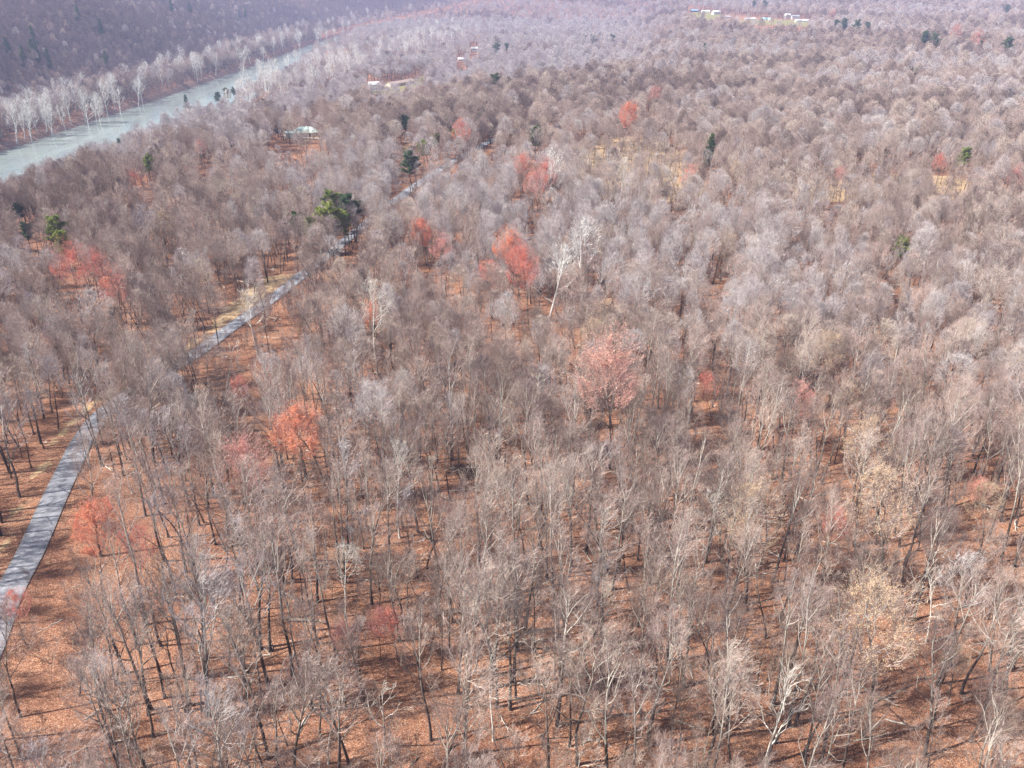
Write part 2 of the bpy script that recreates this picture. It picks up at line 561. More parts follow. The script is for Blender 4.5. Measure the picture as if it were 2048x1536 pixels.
GROWN = {}
for i in range(6):     # broad crowned forest trees
    GROWN.setdefault('broad', []).append(Tree(100 + i, H=21 + i * .7, base=.40 + .03 * (i % 4), limbs=9 + i % 3, spread=1.0 + .09 * (i % 3), nb=7, nt=5, nf=3, up=.6, crook=.12, low=36, r=.25 + .03 * (i % 3)))
for i in range(5):     # slender upright trees
    GROWN.setdefault('slender', []).append(Tree(200 + i, H=23 + i * .8, base=.46 + .04 * (i % 3), limbs=8, r=.24 + .02 * (i % 3), spread=.8 + .08 * (i % 2), nb=7, nt=5, nf=3, up=.75, crook=.1, low=46))
for i in range(3):     # crooked trees with heavy bent limbs
    GROWN.setdefault('crooked', []).append(Tree(300 + i, H=22 + i, base=.36, limbs=8, spread=1.12, nb=7, nt=7, nf=5, up=.45, crook=.24, low=28, lean=.035))
for i in range(4):     # thin pole-like young trees
    GROWN.setdefault('young', []).append(Tree(400 + i, H=13 + i * 1.3, base=.38, limbs=7, spread=.8, nb=5, nt=6, nf=4, up=.5, r=.11 + .015 * i, crook=.11, low=45, lean=.03))
for i in range(4):     # pale-limbed trees
    GROWN.setdefault('pale', []).append(Tree(500 + i, H=24 + i, base=.34, limbs=9, spread=1.05, nb=6, nt=6, nf=4, up=.55, crook=.2, low=36, r=.3, tw=1.15))
for i in range(3):     # sparse dead-looking pale trees
    GROWN.setdefault('sparse', []).append(Tree(600 + i, H=19 + i, base=.38, limbs=6, spread=1.0, nb=4, nt=4, nf=2, up=.45, crook=.24, low=30, r=.24, tw=1.3))
for i in range(4):     # white sycamores, thick pale limbs
    GROWN.setdefault('sycamore', []).append(Tree(560 + i, H=25 + i, base=.26, limbs=9, spread=1.1, nb=6, nt=5, nf=3, up=.6, crook=.17, low=40, r=.42, tw=2.4))
for i in range(3):     # budding maples
    GROWN.setdefault('maple', []).append(Tree(700 + i, H=18 + i, base=.34, limbs=9, spread=1.25, nb=8, nt=7, nf=6, up=.45, crook=.13, r=.15))
for i in range(3):     # trees that kept dry leaves
    GROWN.setdefault('tan', []).append(Tree(800 + i, H=19 + i, base=.28, limbs=10, spread=1.1, nb=8, nt=6, nf=4, up=.4, crook=.17, low=25, r=.27))

for i, t in enumerate(GROWN['broad']):
    H = max(p.z for p in t.tips)
    t.dome(H * .68, [3.9, 4.6, 3.5, 5.0, 4.2, 5.2][i], H * .30, 160, 1.1, 8, .5)
for i, t in enumerate(GROWN['slender']):
    H = max(p.z for p in t.tips)
    t.dome(H * .70, 2.9 + .25 * i, H * .29, 100, 1.0, 8, .5)
for i, t in enumerate(GROWN['sycamore'] + GROWN['pale']):
    H = max(p.z for p in t.tips)
    t.dome(H * .62, 5.6 + .4 * (i % 3), H * .36, 260, 1.5, 8, .5)
for i, t in enumerate(GROWN['maple'] + GROWN['tan']):
    H = max(p.z for p in t.tips)
    t.dome(H * .66, 4.4 + .3 * (i % 3), H * .32, 500, 1.0, 8, .5)
def half_width(t):
    p = np.array(t.tips)
    return float(np.percentile(np.hypot(p[:, 0], p[:, 1]), 92))
def top_of(t):
    return float(np.array(t.tips)[:, 2].max())
for k in ('broad', 'slender', 'crooked', 'young'):
    for t in GROWN[k]:
        add_proto(k, t.wood(), t.twigs(), top_of(t), half_width(t), M['bark'], M['twig'])
TONES = ('twig', 'twig_grey', 'twig_brown')
for k in ('broad', 'slender', 'crooked', 'young'):     # the same crowns in paler and browner twigs
    for tone in TONES[1:]:
        for a in PROTO[k][:len(GROWN[k])]:
            c = a[1].copy(); c.materials[0] = M[tone]
            PROTO[k].append((a[0], c, a[2], a[3]))
for t in GROWN['pale']: add_proto('pale', t.wood(), t.twigs(), top_of(t), half_width(t), M['bark_pale'], M['twig_pale'])
for t in GROWN['sycamore']: add_proto('sycamore', t.wood(), t.twigs(), top_of(t), half_width(t), M['bark_white'], M['twig_white'])
for t in GROWN['sparse']: add_proto('sparse', t.wood(), t.twigs(), top_of(t), half_width(t), M['bark_pale'], M['twig_pale'])
for t in GROWN['maple']:
    tw_ = t.twigs()
    for kind, mt, nl in (('red', 'twig_red', 7800), ('orange', 'twig_orange', 24000), ('pink', 'twig_pink', 8000), ('peach', 'twig_peach', 8500)):
        lf_ = t.leaves(nl, .064)
        full = (*join(tw_, lf_), np.concatenate([np.zeros(len(tw_[1]), int), np.ones(len(lf_[1]), int)]))
        add_proto(kind, t.wood(), full, top_of(t), half_width(t), M['bark'], [M['twig_pink'], M[mt]])
for t in GROWN['tan']:
    tw_, lf_ = t.twigs(), t.leaves(9500, .062)
    add_proto('tan', t.wood(), (*join(tw_, lf_), np.concatenate([np.zeros(len(tw_[1]), int), np.ones(len(lf_[1]), int)])), top_of(t), half_width(t), M['bark'], [M['twig'], M['leaf_tan']])
for i in range(3):
    w, c = conifer(900 + i, 15 + i, 'cone'); add_proto('cone', w, c, 15 + i, 2.6, M['bark'], M['needle'])
    w, c = conifer(920 + i, 18 + i, 'pine'); add_proto('pine', w, c, 18 + i, 4, M['bark'], M['needle'])
    add_proto('yellowpine', w, c, 18 + i, 4, M['bark'], M['needle_yellow'])

# ------------------------------------------------------------------ ground plan (points read from the photograph, laid on the terrain)
ROAD_PX = [(-75, 1420), (-25, 1300), (15, 1195), (62, 1105), (106, 1010), (142, 930), (168, 882), (210, 828), (290, 768), (395, 708), (455, 661), (512, 622), (562, 585),
           (612, 545), (700, 475), (810, 388), (900, 328), (1020, 264), (1090, 241), (1135, 224), (1160, 205), (1178, 186)]
rp = [ground_at(u, v) for u, v in ROAD_PX]
d0 = (rp[0][0] - rp[1][0], rp[0][1] - rp[1][1])
rp = [(rp[0][0] + d0[0] * 4, rp[0][1] + d0[1] * 4)] + rp
def catmull(P, n=12):
    P = [np.array(p) for p in P]
    out = []
    for i in range(len(P) - 1):
        a, b, c, d = P[max(i - 1, 0)], P[i], P[i + 1], P[min(i + 2, len(P) - 1)]
        for t in np.linspace(0, 1, n, endpoint=False):
            out.append(.5 * ((2 * b) + (c - a) * t + (2 * a - 5 * b + 4 * c - d) * t * t + (3 * b - a - 3 * c + d) * t ** 3))
    out.append(P[-1])
    return np.array(out)
ROAD = catmull(rp)

def dist_to_line(x, y, line):
    best = np.full(np.shape(x), 1e9)
    for i in range(len(line) - 1):
        a, b = line[i], line[i + 1]
        ab = b - a; L2 = max(float(ab @ ab), 1e-9)
        t = np.clip(((x - a[0]) * ab[0] + (y - a[1]) * ab[1]) / L2, 0, 1)
        best = np.minimum(best, np.hypot(x - a[0] - ab[0] * t, y - a[1] - ab[1] * t))
    return best

def in_poly(u, v, poly):
    inside = np.zeros(np.shape(u), bool)
    n = len(poly)
    for i in range(n):
        x1, y1 = poly[i]; x2, y2 = poly[(i + 1) % n]
        c = ((y1 > v) != (y2 > v)) & (u < (x2 - x1) * (v - y1) / (y2 - y1 + 1e-12) + x1)
        inside ^= c
    return inside

def ground_poly(px):
    return [ground_at(u, v) for u, v in px]
STRAW = [ground_poly(p) for p in (
    [(380, 712), (415, 655), (440, 625), (480, 590), (515, 562), (560, 545), (590, 555), (560, 580), (510, 612), (455, 652), (400, 698)],
    [(1130, 300), (1200, 270), (1330, 275), (1400, 330), (1430, 395), (1300, 415), (1180, 400), (1135, 360)],
    [(1560, 372), (1700, 345), (1900, 350), (1990, 375), (1920, 402), (1700, 408), (1580, 405)],
    [(795, 345), (798, 290), (832, 282), (840, 330)],
    [(1195, 225), (1215, 195), (1290, 195), (1290, 240), (1220, 250)],
    [(1140, 235), (1165, 222), (1170, 240), (1150, 252)],
    [(1310, 215), (1350, 212), (1350, 235), (1315, 236)],
    [(560, 278), (580, 264), (640, 262), (648, 276), (612, 286)])]
LAWN = [ground_poly(p) for p in (
    [(730, 182), (790, 168), (850, 150), (870, 158), (800, 188), (750, 190)],
    [(1360, 34), (1400, 22), (1450, 30), (1420, 42)],
    [(1440, 42), (1520, 38), (1640, 44), (1620, 52), (1470, 50)])]
CLEAR = STRAW + LAWN

# ------------------------------------------------------------------ the setting: ground, road, river
def spaced(lo, hi, fine_lo, fine_hi, step, grow):
    a = list(np.arange(fine_lo, fine_hi + .1, step))
    s, x = step, a[-1]
    while x < hi:
        s *= grow; x += s; a.append(x)
    s, x, b = step, a[0], []
    while x > lo:
        s *= grow; x -= s; b.append(x)
    return np.array(b[::-1] + a)
gx = spaced(-5000, 5000, -450, 260, 3.0, 1.09)
gy = spaced(-600, 6500, 30, 480, 3.0, 1.03)
X, Y = np.meshgrid(gx, gy)
Z = height(X, Y)
nx, ny = len(gx), len(gy)
idx = np.arange(nx * ny).reshape(ny, nx)
fa = np.stack([idx[:-1, :-1], idx[:-1, 1:], idx[1:, 1:], idx[1:, :-1]], -1).reshape(-1, 4)
gme = mesh_from('ground', np.stack([X, Y, Z], -1).reshape(-1, 3), fa, [M['ground']], True)
def feather(x, y, polys, soft):
    out = np.zeros(np.shape(x))
    for p in polys:
        P = np.array(p + [p[0]])
        lo, hi = P.min(0) - soft * 2, P.max(0) + soft * 2
        near = (x > lo[0]) & (x < hi[0]) & (y > lo[1]) & (y < hi[1])
        if not near.any(): continue
        d = dist_to_line(x[near], y[near], P)
        d = np.where(in_poly(x[near], y[near], p), d, -d)
        out[near] = np.maximum(out[near], np.clip(.5 + d / (2 * soft), 0, 1))
    return out
xf, yf, zf = X.ravel(), Y.ravel(), Z.ravel()
cov = np.zeros((nx * ny, 4), np.float32); cov[:, 3] = 1
cov[:, 0] = feather(xf, yf, STRAW, 5) * np.where(yf < 300, .9, .66)
droad = np.full(len(xf), 1e9)
nr = (xf > -320) & (xf < 220) & (yf > 0) & (yf < 1000)
droad[nr] = dist_to_line(xf[nr], yf[nr], ROAD)
cov[:, 0] = np.maximum(cov[:, 0], np.clip(1.0 - np.abs(droad - 3.0) / 2.0, 0, 1) * .42)
left_of_road = xf < np.interp(yf, ROAD[:, 1], ROAD[:, 0])
cov[:, 0] = np.maximum(cov[:, 0], np.where(left_of_road & (yf < 240), np.clip(1.1 - np.abs(droad - 5.2) / 3.0, 0, 1), 0) * .6)
cov[:, 1] = np.maximum(feather(xf, yf, LAWN, 8), np.where(left_of_road & (yf < 230), np.clip(1.1 - np.abs(droad - 6.0) / 2.6, 0, 1), 0) * .4)
dm = np.abs(xf - river_mid(yf))
cov[:, 2] = np.clip(1 - np.abs(dm - river_half(yf) - 9) / 9, 0, 1) * sst(1500, 1000, yf)
ca = gme.color_attributes.new('cover', 'FLOAT_COLOR', 'POINT')
ca.data.foreach_set('color', cov.ravel())
mo = gme.attributes.new('hill_shade', 'FLOAT', 'POINT')
mo.data.foreach_set('value', (sst(0, 30, river_mid(yf) - river_half(yf) - 62 - xf) * .95).astype(np.float32))  # mask of the painted shade, beyond the far bank
tag(link('ground', gme), kind='structure')

def ribbon(line, half, lift, name, mat, gain=0.0):
    P = np.asarray(line)
    t = np.gradient(P, axis=0); t /= np.linalg.norm(t, axis=1, keepdims=True)
    nrm = np.stack([t[:, 1], -t[:, 0]], 1)
    fr = np.linspace(-1, 1, 7)
    rows = []
    for q in fr:
        xy = P + nrm * half * q
        rows.append(np.column_stack([xy, height(xy[:, 0], xy[:, 1]) + lift + gain * np.hypot(P[:, 0], P[:, 1]) + .05 * (1 - q * q)]))
    V = np.stack(rows, 1)
    n, k = V.shape[:2]
    ii = np.arange(n * k).reshape(n, k)
    fc = np.stack([ii[:-1, :-1], ii[:-1, 1:], ii[1:, 1:], ii[1:, :-1]], -1).reshape(-1, 4)
    fc = fc[:, ::-1]
    me = mesh_from(name, V.reshape(-1, 3), fc, [mat], True)
    uv = me.uv_layers.new(name='UVMap')
    run = np.concatenate([[0], np.cumsum(np.linalg.norm(np.diff(P, axis=0), axis=1))])
    U = np.stack([np.broadcast_to((fr + 1) / 2, (n, k)), np.broadcast_to(run[:, None], (n, k))], -1).reshape(-1, 2)
    uv.data.foreach_set('uv', U[fc.ravel()].astype(np.float32).ravel())
    return tag(link(name, me), kind='structure')
ribbon(ROAD, 2.25, .07, 'road', M['road'], .0005)
drive = catmull([ground_at(u, v) for u, v in ((1165, 212), (1190, 211), (1215, 209), (1250, 206), (1282, 200))], 8)
ribbon(drive, 2.0, .3, 'driveway', M['gravel'], .0003)
lane = catmull([ground_at(u, v) for u, v in ((566, 272), (590, 276), (640, 278), (690, 270))], 8)
ribbon(lane, 1.8, .2, 'farm_lane', M['gravel'], .0003)

wy = np.concatenate([np.arange(-600, 3800, 40.0)])
wv = []
for s in (-64, 64):
    wv.append(np.column_stack([river_mid(wy) + s, wy, np.full(len(wy), WATER)]))
V = np.stack(wv, 1).reshape(-1, 3)
n = len(wy); ii = np.arange(n * 2).reshape(n, 2)
tag(link('river_water', mesh_from('river_water', V, np.stack([ii[:-1, 0], ii[:-1, 1], ii[1:, 1], ii[1:, 0]], -1), [M['water']])), kind='structure')

# ------------------------------------------------------------------ houses and sheds
def box_geo(x0, x1, y0, y1, z0, z1):
    V = np.array([(x, y, z) for z in (z0, z1) for x, y in ((x0, y0), (x1, y0), (x1, y1), (x0, y1))], float)
    return V, np.array([[0, 3, 2, 1], [4, 5, 6, 7], [0, 1, 5, 4], [1, 2, 6, 5], [2, 3, 7, 6], [3, 0, 4, 7]])

def house(name, u, v, W, D, hw, hr, rot, wall, roof, label, cat, nwin=3, storeys=1, chimney=True, hip=False, door=True, group=None, ext=None):
    x, y = ground_at(u, v)
    g = min(hz(x + a, y + b) for a in (-W / 3, W / 3) for b in (-D / 3, D / 3))
    root = link(name, None)
    root.location = (x, y, g - .1)
    root.rotation_euler = (0, 0, math.radians(rot))
    tag(root, label, cat, group)
    w2, d2 = W / 2, D / 2
    v0, f0 = box_geo(-w2, w2, -d2, d2, -.6, hw)
    parts = [(v0, f0)]
    if not hip:   # gable ends
        gv = np.array([(-w2, -d2, hw), (-w2, d2, hw), (-w2, 0, hw + hr * .96), (-w2, 0, hw + hr * .96), (w2, -d2, hw), (w2, d2, hw), (w2, 0, hw + hr * .96), (w2, 0, hw + hr * .96)], float)
        parts.append((gv, np.array([[0, 2, 3, 1], [4, 5, 7, 6]])))
    if ext:
        parts.append(box_geo(*ext))
    link('wall', mesh_from('wall', *join(*parts), [wall]), root)
    o = .45; t = .16
    rx = w2 + o; ry = d2 + o; z0 = hw - o * hr / d2 + .05; z1 = hw + hr + .05
    k = rx - (ry if hip else 0)
    top = [(-rx, -ry, z0), (rx, -ry, z0), (rx, ry, z0), (-rx, ry, z0), (-k, 0, z1), (k, 0, z1)]
    bot = [(a, b, c - t) for a, b, c in top]
    rf = [[0, 1, 5, 4], [2, 3, 4, 5], [6, 10, 11, 7], [8, 11, 10, 9], [0, 6, 7, 1], [2, 8, 9, 3], [0, 4, 10, 6], [4, 3, 9, 10], [1, 7, 11, 5], [5, 11, 8, 2]]
    if hip:
        rf += [[0, 4, 4, 3], [1, 2, 5, 5]]
        rf = [r for r in rf if len(set(r)) == 4] + []
        top_t = [[3, 0, 4], [1, 2, 5]]
        me = bpy.data.meshes.new('roof')
        me.from_pydata(top + bot, [], [[0, 1, 5, 4], [2, 3, 4, 5], [0, 6, 7, 1], [1, 7, 8, 2], [2, 8, 9, 3], [3, 9, 6, 0], [9, 8, 7, 6]] + top_t)
        me.materials.append(roof)
    else:
        me = mesh_from('roof', np.array(top + bot, float), np.array(rf), [roof])
    ro = link('roof', me, root)
    if ext:
        ev, ef = box_geo(ext[0] - .3, ext[1] + .3, ext[2] - .3, ext[3] + .3, ext[5] + .01, ext[5] + .2)
        link('porch_roof', mesh_from('porch_roof', ev, ef, [roof]), root)
    if chimney:
        cv, cf = box_geo(w2 * .45 - .4, w2 * .45 + .4, .2, 1.0, hw + hr * .4, hw + hr + 1.1)
        link('chimney', mesh_from('chimney', cv, cf, [M['brick']]), ro)
    for s in range(storeys):
        for side in (-1, 1):
            for i in range(nwin):
                wx = -w2 + W * (i + .5) / nwin
                if door and s == 0 and side == -1 and i == nwin // 2:
                    dv, df = box_geo(wx - .5, wx + .5, -d2 - .06, -d2 - .003, 0, 2.1)
                    link('door', mesh_from('door', dv, df, [M['dark']]), root)
                    continue
                zb = 1.0 + s * 2.8
                yy = sorted((side * (d2 + .004), side * (d2 + .07)))
                fv, ff = box_geo(wx - .65, wx + .65, yy[0], yy[1], zb - .1, zb + 1.45)
                fr_ = link('window', mesh_from('window', fv, ff, [M['white']]), root)
                yy = sorted((side * (d2 + .071), side * (d2 + .09)))
                pv, pf = box_geo(wx - .52, wx + .52, yy[0], yy[1], zb, zb + 1.33)
                link('pane', mesh_from('pane', pv, pf, [M['glass']]), fr_)
    return root, x, y, W

HOUSES = []
HOUSES.append(house('house', 612, 272, 15, 10, 2.9, 2.6, 18, M['white'], M['green_roof'], 'single storey white house with a pale green hipped roof in the woods near the river', 'house', 4, 1, False, True, ext=(-11.5, -7.52, -3, 3.5, -.6, 2.5)))
HOUSES.append(house('shed', 556, 266, 4.2, 3.4, 2.4, 1.0, -8, M['dark'], M['dark'], 'small dark shed beside the house with the pale green roof', 'shed', 1, 1, False))
HOUSES.append(house('house', 748, 179, 12, 9, 5.8, 2.4, 28, M['white'], M['white_roof'], 'two storey white house at the end of the long low shed by the river', 'house', 4, 2, False, ext=(6.02, 11, -3, 3, -.6, 3.0)))
HOUSES.append(house('long_shed', 800, 170, 46, 9, 3.2, 1.9, 62, M['cream'], M['brown_roof'], 'long low shed with a brown metal roof on the lawn by the river', 'shed', 8, 1, False))
HOUSES.append(house('house', 950, 104, 13, 9, 5.8, 2.2, 0, M['white'], M['white_roof'], 'white two storey house alone among the distant trees beside a dark pine', 'house', 4, 2, False))
HOUSES.append(house('house', 926, 122, 15, 9, 3.0, 2.2, 8, M['cream'], M['white_roof'], 'low cream house with a pale roof just below the distant white house', 'house', 4, 1, False))
GV = 'houses of the far village'
for u, v, W, D, hw, hr, rot, wl, rf, lb, st in (
    (1388, 24, 14, 9, 3.4, 3.2, 10, 'dark', 'blue_roof', 'dark barn with a blue roof on the green field beside the village', 1),
    (1411, 25, 16, 9, 3.0, 2.2, -6, 'white', 'white_roof', 'long low white house next to the blue roofed barn', 1),
    (1432, 29, 14, 10, 6.0, 2.8, 14, 'white', 'white_roof', 'two storey white house with a big white gable among the village trees', 2),
    (1452, 36, 16, 8, 3.0, 1.8, 2, 'white', 'white_roof', 'low white bungalow in front of the white gabled house', 1),
    (1500, 40, 18, 8, 3.0, 1.8, -4, 'cream', 'white_roof', 'long cream bungalow between the teal roofed house and the white bungalow', 1),
    (1532, 42, 15, 10, 3.4, 3.0, -20, 'cream', 'teal_roof', 'house with a teal metal roof beside the bare tan village tree', 1),
    (1574, 37, 9, 9, 6.4, 3.2, 4, 'white', 'white_roof', 'tall narrow white house at the far village edge', 2),
    (1590, 38, 13, 8, 5.4, 2.2, 0, 'white', 'grey_roof', 'white house with grey shingles next to the tall narrow one', 2),
    (1605, 44, 24, 9, 3.2, 2.0, -3, 'white', 'white_roof', 'very long low white building in front of the tall narrow white house', 1)):
    HOUSES.append(house('house', u, v, W * 1.15, D * 1.15, hw, hr, rot, M[wl], M[rf], lb, 'house', 4, st, False, group=GV))

# ------------------------------------------------------------------ trees that stand out, read from the photograph
# kind, crown centre (px), crown width (px), label
PLACED = []      # x, y, half-width, short name, u, v
CATS = dict(broad='tree', pale='tree', sycamore='tree', sparse='tree', red='tree', orange='tree', peach='tree', pink='tree', tan='tree', cone='evergreen', pine='evergreen', yellowpine='evergreen')
NAME = dict(broad='bare_tree', pale='pale_tree', sycamore='sycamore_tree', sparse='pale_tree', red='budding_maple', orange='budding_maple', peach='budding_maple', pink='budding_maple', tan='tan_leaved_tree', cone='evergreen_tree', pine='pine_tree', yellowpine='pine_tree')
GROUP = dict(sycamore='white sycamores', pale='pale limbed trees', sparse='pale limbed trees', red='budding maples', orange='budding maples', peach='budding maples', pink='budding maples', tan='trees still holding dry tan leaves',
             cone='conical evergreens', pine='pines among the bare trees', yellowpine='pines among the bare trees')
RT = random.Random(5)
def plant(name, proto, x, y, sc, rot, label, cat, group):
    root = link(name, None)
    root.location = (x, y, hz(x, y))
    root.rotation_euler = (RT.gauss(0, .04), RT.gauss(0, .04), rot)
    root.scale = (sc[0], sc[0], sc[1])
    tag(root, label, cat, group)
    link('trunk', proto[0], root)
    link('crown', proto[1], root)
    return root

def special(kind, u, v, w, label, short=None, pk=None, hfix=None, group=None):
    if kind in ('red', 'orange', 'pink', 'peach'): w *= 1.04
    pr = PROTO[kind][RT.randrange(len(PROTO[kind])) if pk is None else pk]
    s = 1.0
    for _ in range(4):
        x, y = ground_at(u, v, pr[2] * (.72 if kind not in ('cone',) else .55) * s)
        zc = project(x, y, hz(x, y))[2]
        s = float(np.clip(w * zc / F / (2 * pr[3]), .45, 1.5 if kind in ('red', 'orange', 'pink', 'peach', 'tan') else 1.0 if kind == 'sycamore' and v < 260 else 1.3))
    plant(NAME[kind], pr, x, y, (s, s if hfix is None else hfix), RT.uniform(0, 6.28), label, CATS[kind], group or GROUP.get(kind))
    PLACED.append((x, y, pr[3] * s, short, u, v, kind))

S = special
S('orange', 172, 1076, 125, 'bright orange budding maple beside the road bend', 'the roadside orange maple')
S('red', 292, 1085, 95, 'dark red budding maple next to the orange maple near the road', 'the dark red maple')
S('orange', 596, 868, 100, 'orange red maple above the pinkish one in the middle of the woods', 'the orange red maple')
S('red', 560, 862, 60, 'small red maple touching the larger orange red maple', None)
S('pink', 495, 925, 105, 'pinkish red maple below the orange red maple', 'the pinkish maple')
S('peach', 1232, 722, 135, 'salmon orange maple alone in the centre of the grey woods', 'the salmon orange maple')
S('red', 1432, 778, 58, 'small red maple behind the grey crowns beyond the salmon orange one', 'the small red maple')
S('pink', 1590, 802, 70, 'faded pink maple beside the small red one', None)
S('red', 1662, 1045, 60, 'narrow red maple between two tan leaved trees', 'the narrow red maple')
S('red', 1003, 545, 62, 'deep red maple below the white sycamore', None)
S('red', 1058, 535, 70, 'scarlet maple right in front of the white sycamore', 'the scarlet maple')
S('orange', 1008, 488, 62, 'orange maple behind the scarlet maple', None)
S('red', 1036, 505, 60, 'red maple between the orange one and the white sycamore', None)
S('orange', 856, 462, 58, 'orange maple beside the bare grey trees past the pines', None)
S('pink', 880, 490, 50, 'pale pink maple close to the orange one past the pines', None)
S('orange', 1246, 228, 52, 'orange maple at the far clearing by the driveway', 'the far clearing maple')
S('red', 1052, 335, 56, 'red maple behind the dark pine near the straw clearing', None)
S('red', 1086, 338, 52, 'red maple next to the white forked tree at the straw clearing', None)
S('pink', 1065, 368, 46, 'pinkish maple below the red pair at the straw clearing', None)
S('red', 931, 260, 40, 'small red maple between two dark pines far back', None)
S('red', 1372, 350, 40, 'round red maple below the lone bright evergreen', 'the round red maple')
S('red', 277, 353, 28, 'tiny red maple under the yellow green pine', None)
S('pink', 404, 291, 26, 'tiny pink maple on the slope to the river', None)
S('red', 135, 520, 78, 'red maple below the two dark pines by the picture edge', None)
S('red', 192, 525, 50, 'second red maple touching the one below the dark pines', None)
S('red', 226, 562, 62, 'red maple standing alone behind the tall dark trunks', 'the maple behind dark trunks')
S('red', 492, 772, 48, 'dark red maple deep in the grey trees past the road', None)
S('red', 790, 1245, 60, 'low red maple over the open leaf litter near the fallen log', 'the low red maple')
S('pink', 692, 1262, 55, 'low pink maple beside the fallen log', None)
S('orange', 746, 628, 40, 'small orange maple below the whitish round crown', None)
S('pink', 1302, 188, 36, 'pink maple behind the orange one at the far clearing', None)
S('red', 1882, 322, 28, 'red maple next to the far olive pine', None)
S('pink', 2038, 348, 36, 'salmon maple at the picture edge past the straw strip', None)
S('pink', 1962, 72, 60, 'large pink maple on the far slope', None)
S('pink', 1915, 62, 48, 'pink maple beside the largest one on the far slope', None)
S('pink', 1668, 28, 42, 'pink maple at the end of the far village', None)
S('red', 1955, 975, 40, 'reddish maple half hidden in tan crowns', None)
S('red', 28, 1215, 55, 'pinkish red sapling overhanging the road', 'the sapling over the road')
S('pink', 755, 1240, 40, 'pinkish maple leaning over brown litter beside the low red maple', None)
S('pink', 1680, 355, 40, 'pink maple at the end of the straw strip', None)
S('tan', 1515, 1045, 130, 'tan leaved oak glowing in the sun beside a narrow red maple', 'the sunny tan oak')
S('tan', 1782, 1245, 190, 'largest tan leaved oak with a thick dark forked trunk', 'the largest tan oak')
S('tan', 1800, 1010, 150, 'spreading tan leaved oak with pale crooked limbs', 'the spreading tan oak')
S('tan', 1738, 880, 90, 'brownish leaved oak behind the spreading tan one', None)
S('tan', 1650, 700, 75, 'far olive tan tree behind grey crowns', None)
S('tan', 1220, 640, 78, 'olive tan leaved tree behind the salmon orange maple', None)
S('tan', 1170, 668, 66, 'orange tan leaved tree next to the olive tan one', None)
S('tan', 320, 447, 46, 'round beige tree among grey crowns before the river', None)
S('tan', 1448, 490, 46, 'olive tan round tree in the distant grey woods', None)
S('tan', 1920, 1330, 70, 'small tan leaved tree under the largest tan oak', None)
S('tan', 1700, 800, 62, 'dull tan tree beside the faded pink maple', None)
S('tan', 1470, 345, 44, 'pale tan upright tree below the lone bright evergreen', None)
S('tan', 1985, 1010, 80, 'tan leaved tree at the picture edge behind the spreading oak', None)
S('sycamore', 1100, 522, 85, 'brilliant white sycamore in front of red maples', 'the white sycamore', 0)
S('sycamore', 1168, 478, 80, 'tall white forked tree next to the white sycamore', 'the white forked tree', 1)
S('sycamore', 1110, 325, 52, 'white forked tree at the edge of the straw clearing', None, 2)
S('pale', 745, 602, 88, 'whitish tree with a round dense crown past the road', 'the whitish round crown', 3)
S('pale', 1128, 960, 120, 'large pale fan shaped tree in the middle of the woods', 'the pale fan shaped tree', 0)
S('pale', 790, 930, 95, 'pale grey upright tree by the brush pile', 'the brush pile tree', 3)
S('pale', 1208, 1040, 78, 'pale round topped tree before the fan shaped one', None, 2)
S('sparse', 760, 1390, 120, 'white lichen covered tree with few crooked limbs at the picture bottom', 'the lichen covered tree', 0)
S('sparse', 1560, 1385, 150, 'pale tree with one long bright limb reaching sideways', 'the long bright limb', 1)
S('sparse', 985, 1370, 130, 'open white limbed tree over orange litter at the picture bottom', 'the open white limbed tree', 2)
S('sparse', 645, 1440, 110, 'pale crooked tree beside the lichen covered one', None, 2)
S('pale', 1080, 1280, 90, 'pale slim tree with upright limbs over the fallen trunk', None, 1)
S('sparse', 1150, 1490, 120, 'low pale limbs at the very bottom between two dark trunks', None, 0)
S('pale', 500, 600, 58, 'pale tree standing over the road bend', None, 2)
S('pale', 1590, 342, 50, 'whitish spreading tree in the far straw strip', None, 0)
S('pale', 1335, 352, 42, 'whitish tree beside the round red maple', None, 1)
S('pale', 1245, 335, 44, 'whitish tree standing in the straw clearing', None, 3)
S('sparse', 1060, 780, 70, 'thin pale tree in front of the salmon orange maple', None, 1)
S('sparse', 440, 720, 80, 'pale bare tree with crooked branches by the road', None, 2)
S('sparse', 250, 920, 70, 'pale limbed tree leaning over the road', None, 0)
S('pale', 680, 1130, 80, 'pale upright tree above the fallen log', None, 1)
S('sparse', 1880, 1180, 80, 'pale bare limbs beside the largest tan oak', None, 1)
S('pale', 1420, 1020, 80, 'grey white upright tree near the sunny tan oak', None, 2)
GS = 'white sycamores along the far river bank'
for i, (u, v, w) in enumerate([(18, 222, 40), (52, 232, 30), (82, 208, 44), (92, 226, 30), (128, 168, 34), (162, 158, 36), (110, 172, 30), (215, 158, 46), (205, 175, 26), (168, 205, 26), (285, 132, 34), (318, 116, 36), (385, 118, 44), (360, 122, 30),
                               (455, 92, 46), (476, 82, 40), (520, 76, 44), (560, 70, 44), (596, 64, 36), (628, 52, 32), (668, 38, 40), (700, 26, 34), (735, 20, 30), (775, 16, 30), (30, 205, 26), (68, 190, 26), (640, 60, 26), (545, 82, 24), (820, 12, 26)]):
    S('sycamore', u, v, w * 1.15, ['white sycamore with spreading limbs on the far river bank', 'tall white sycamore on the far river bank under the dark hillside'][i % 2], group=GS)
rb = random.Random(31)
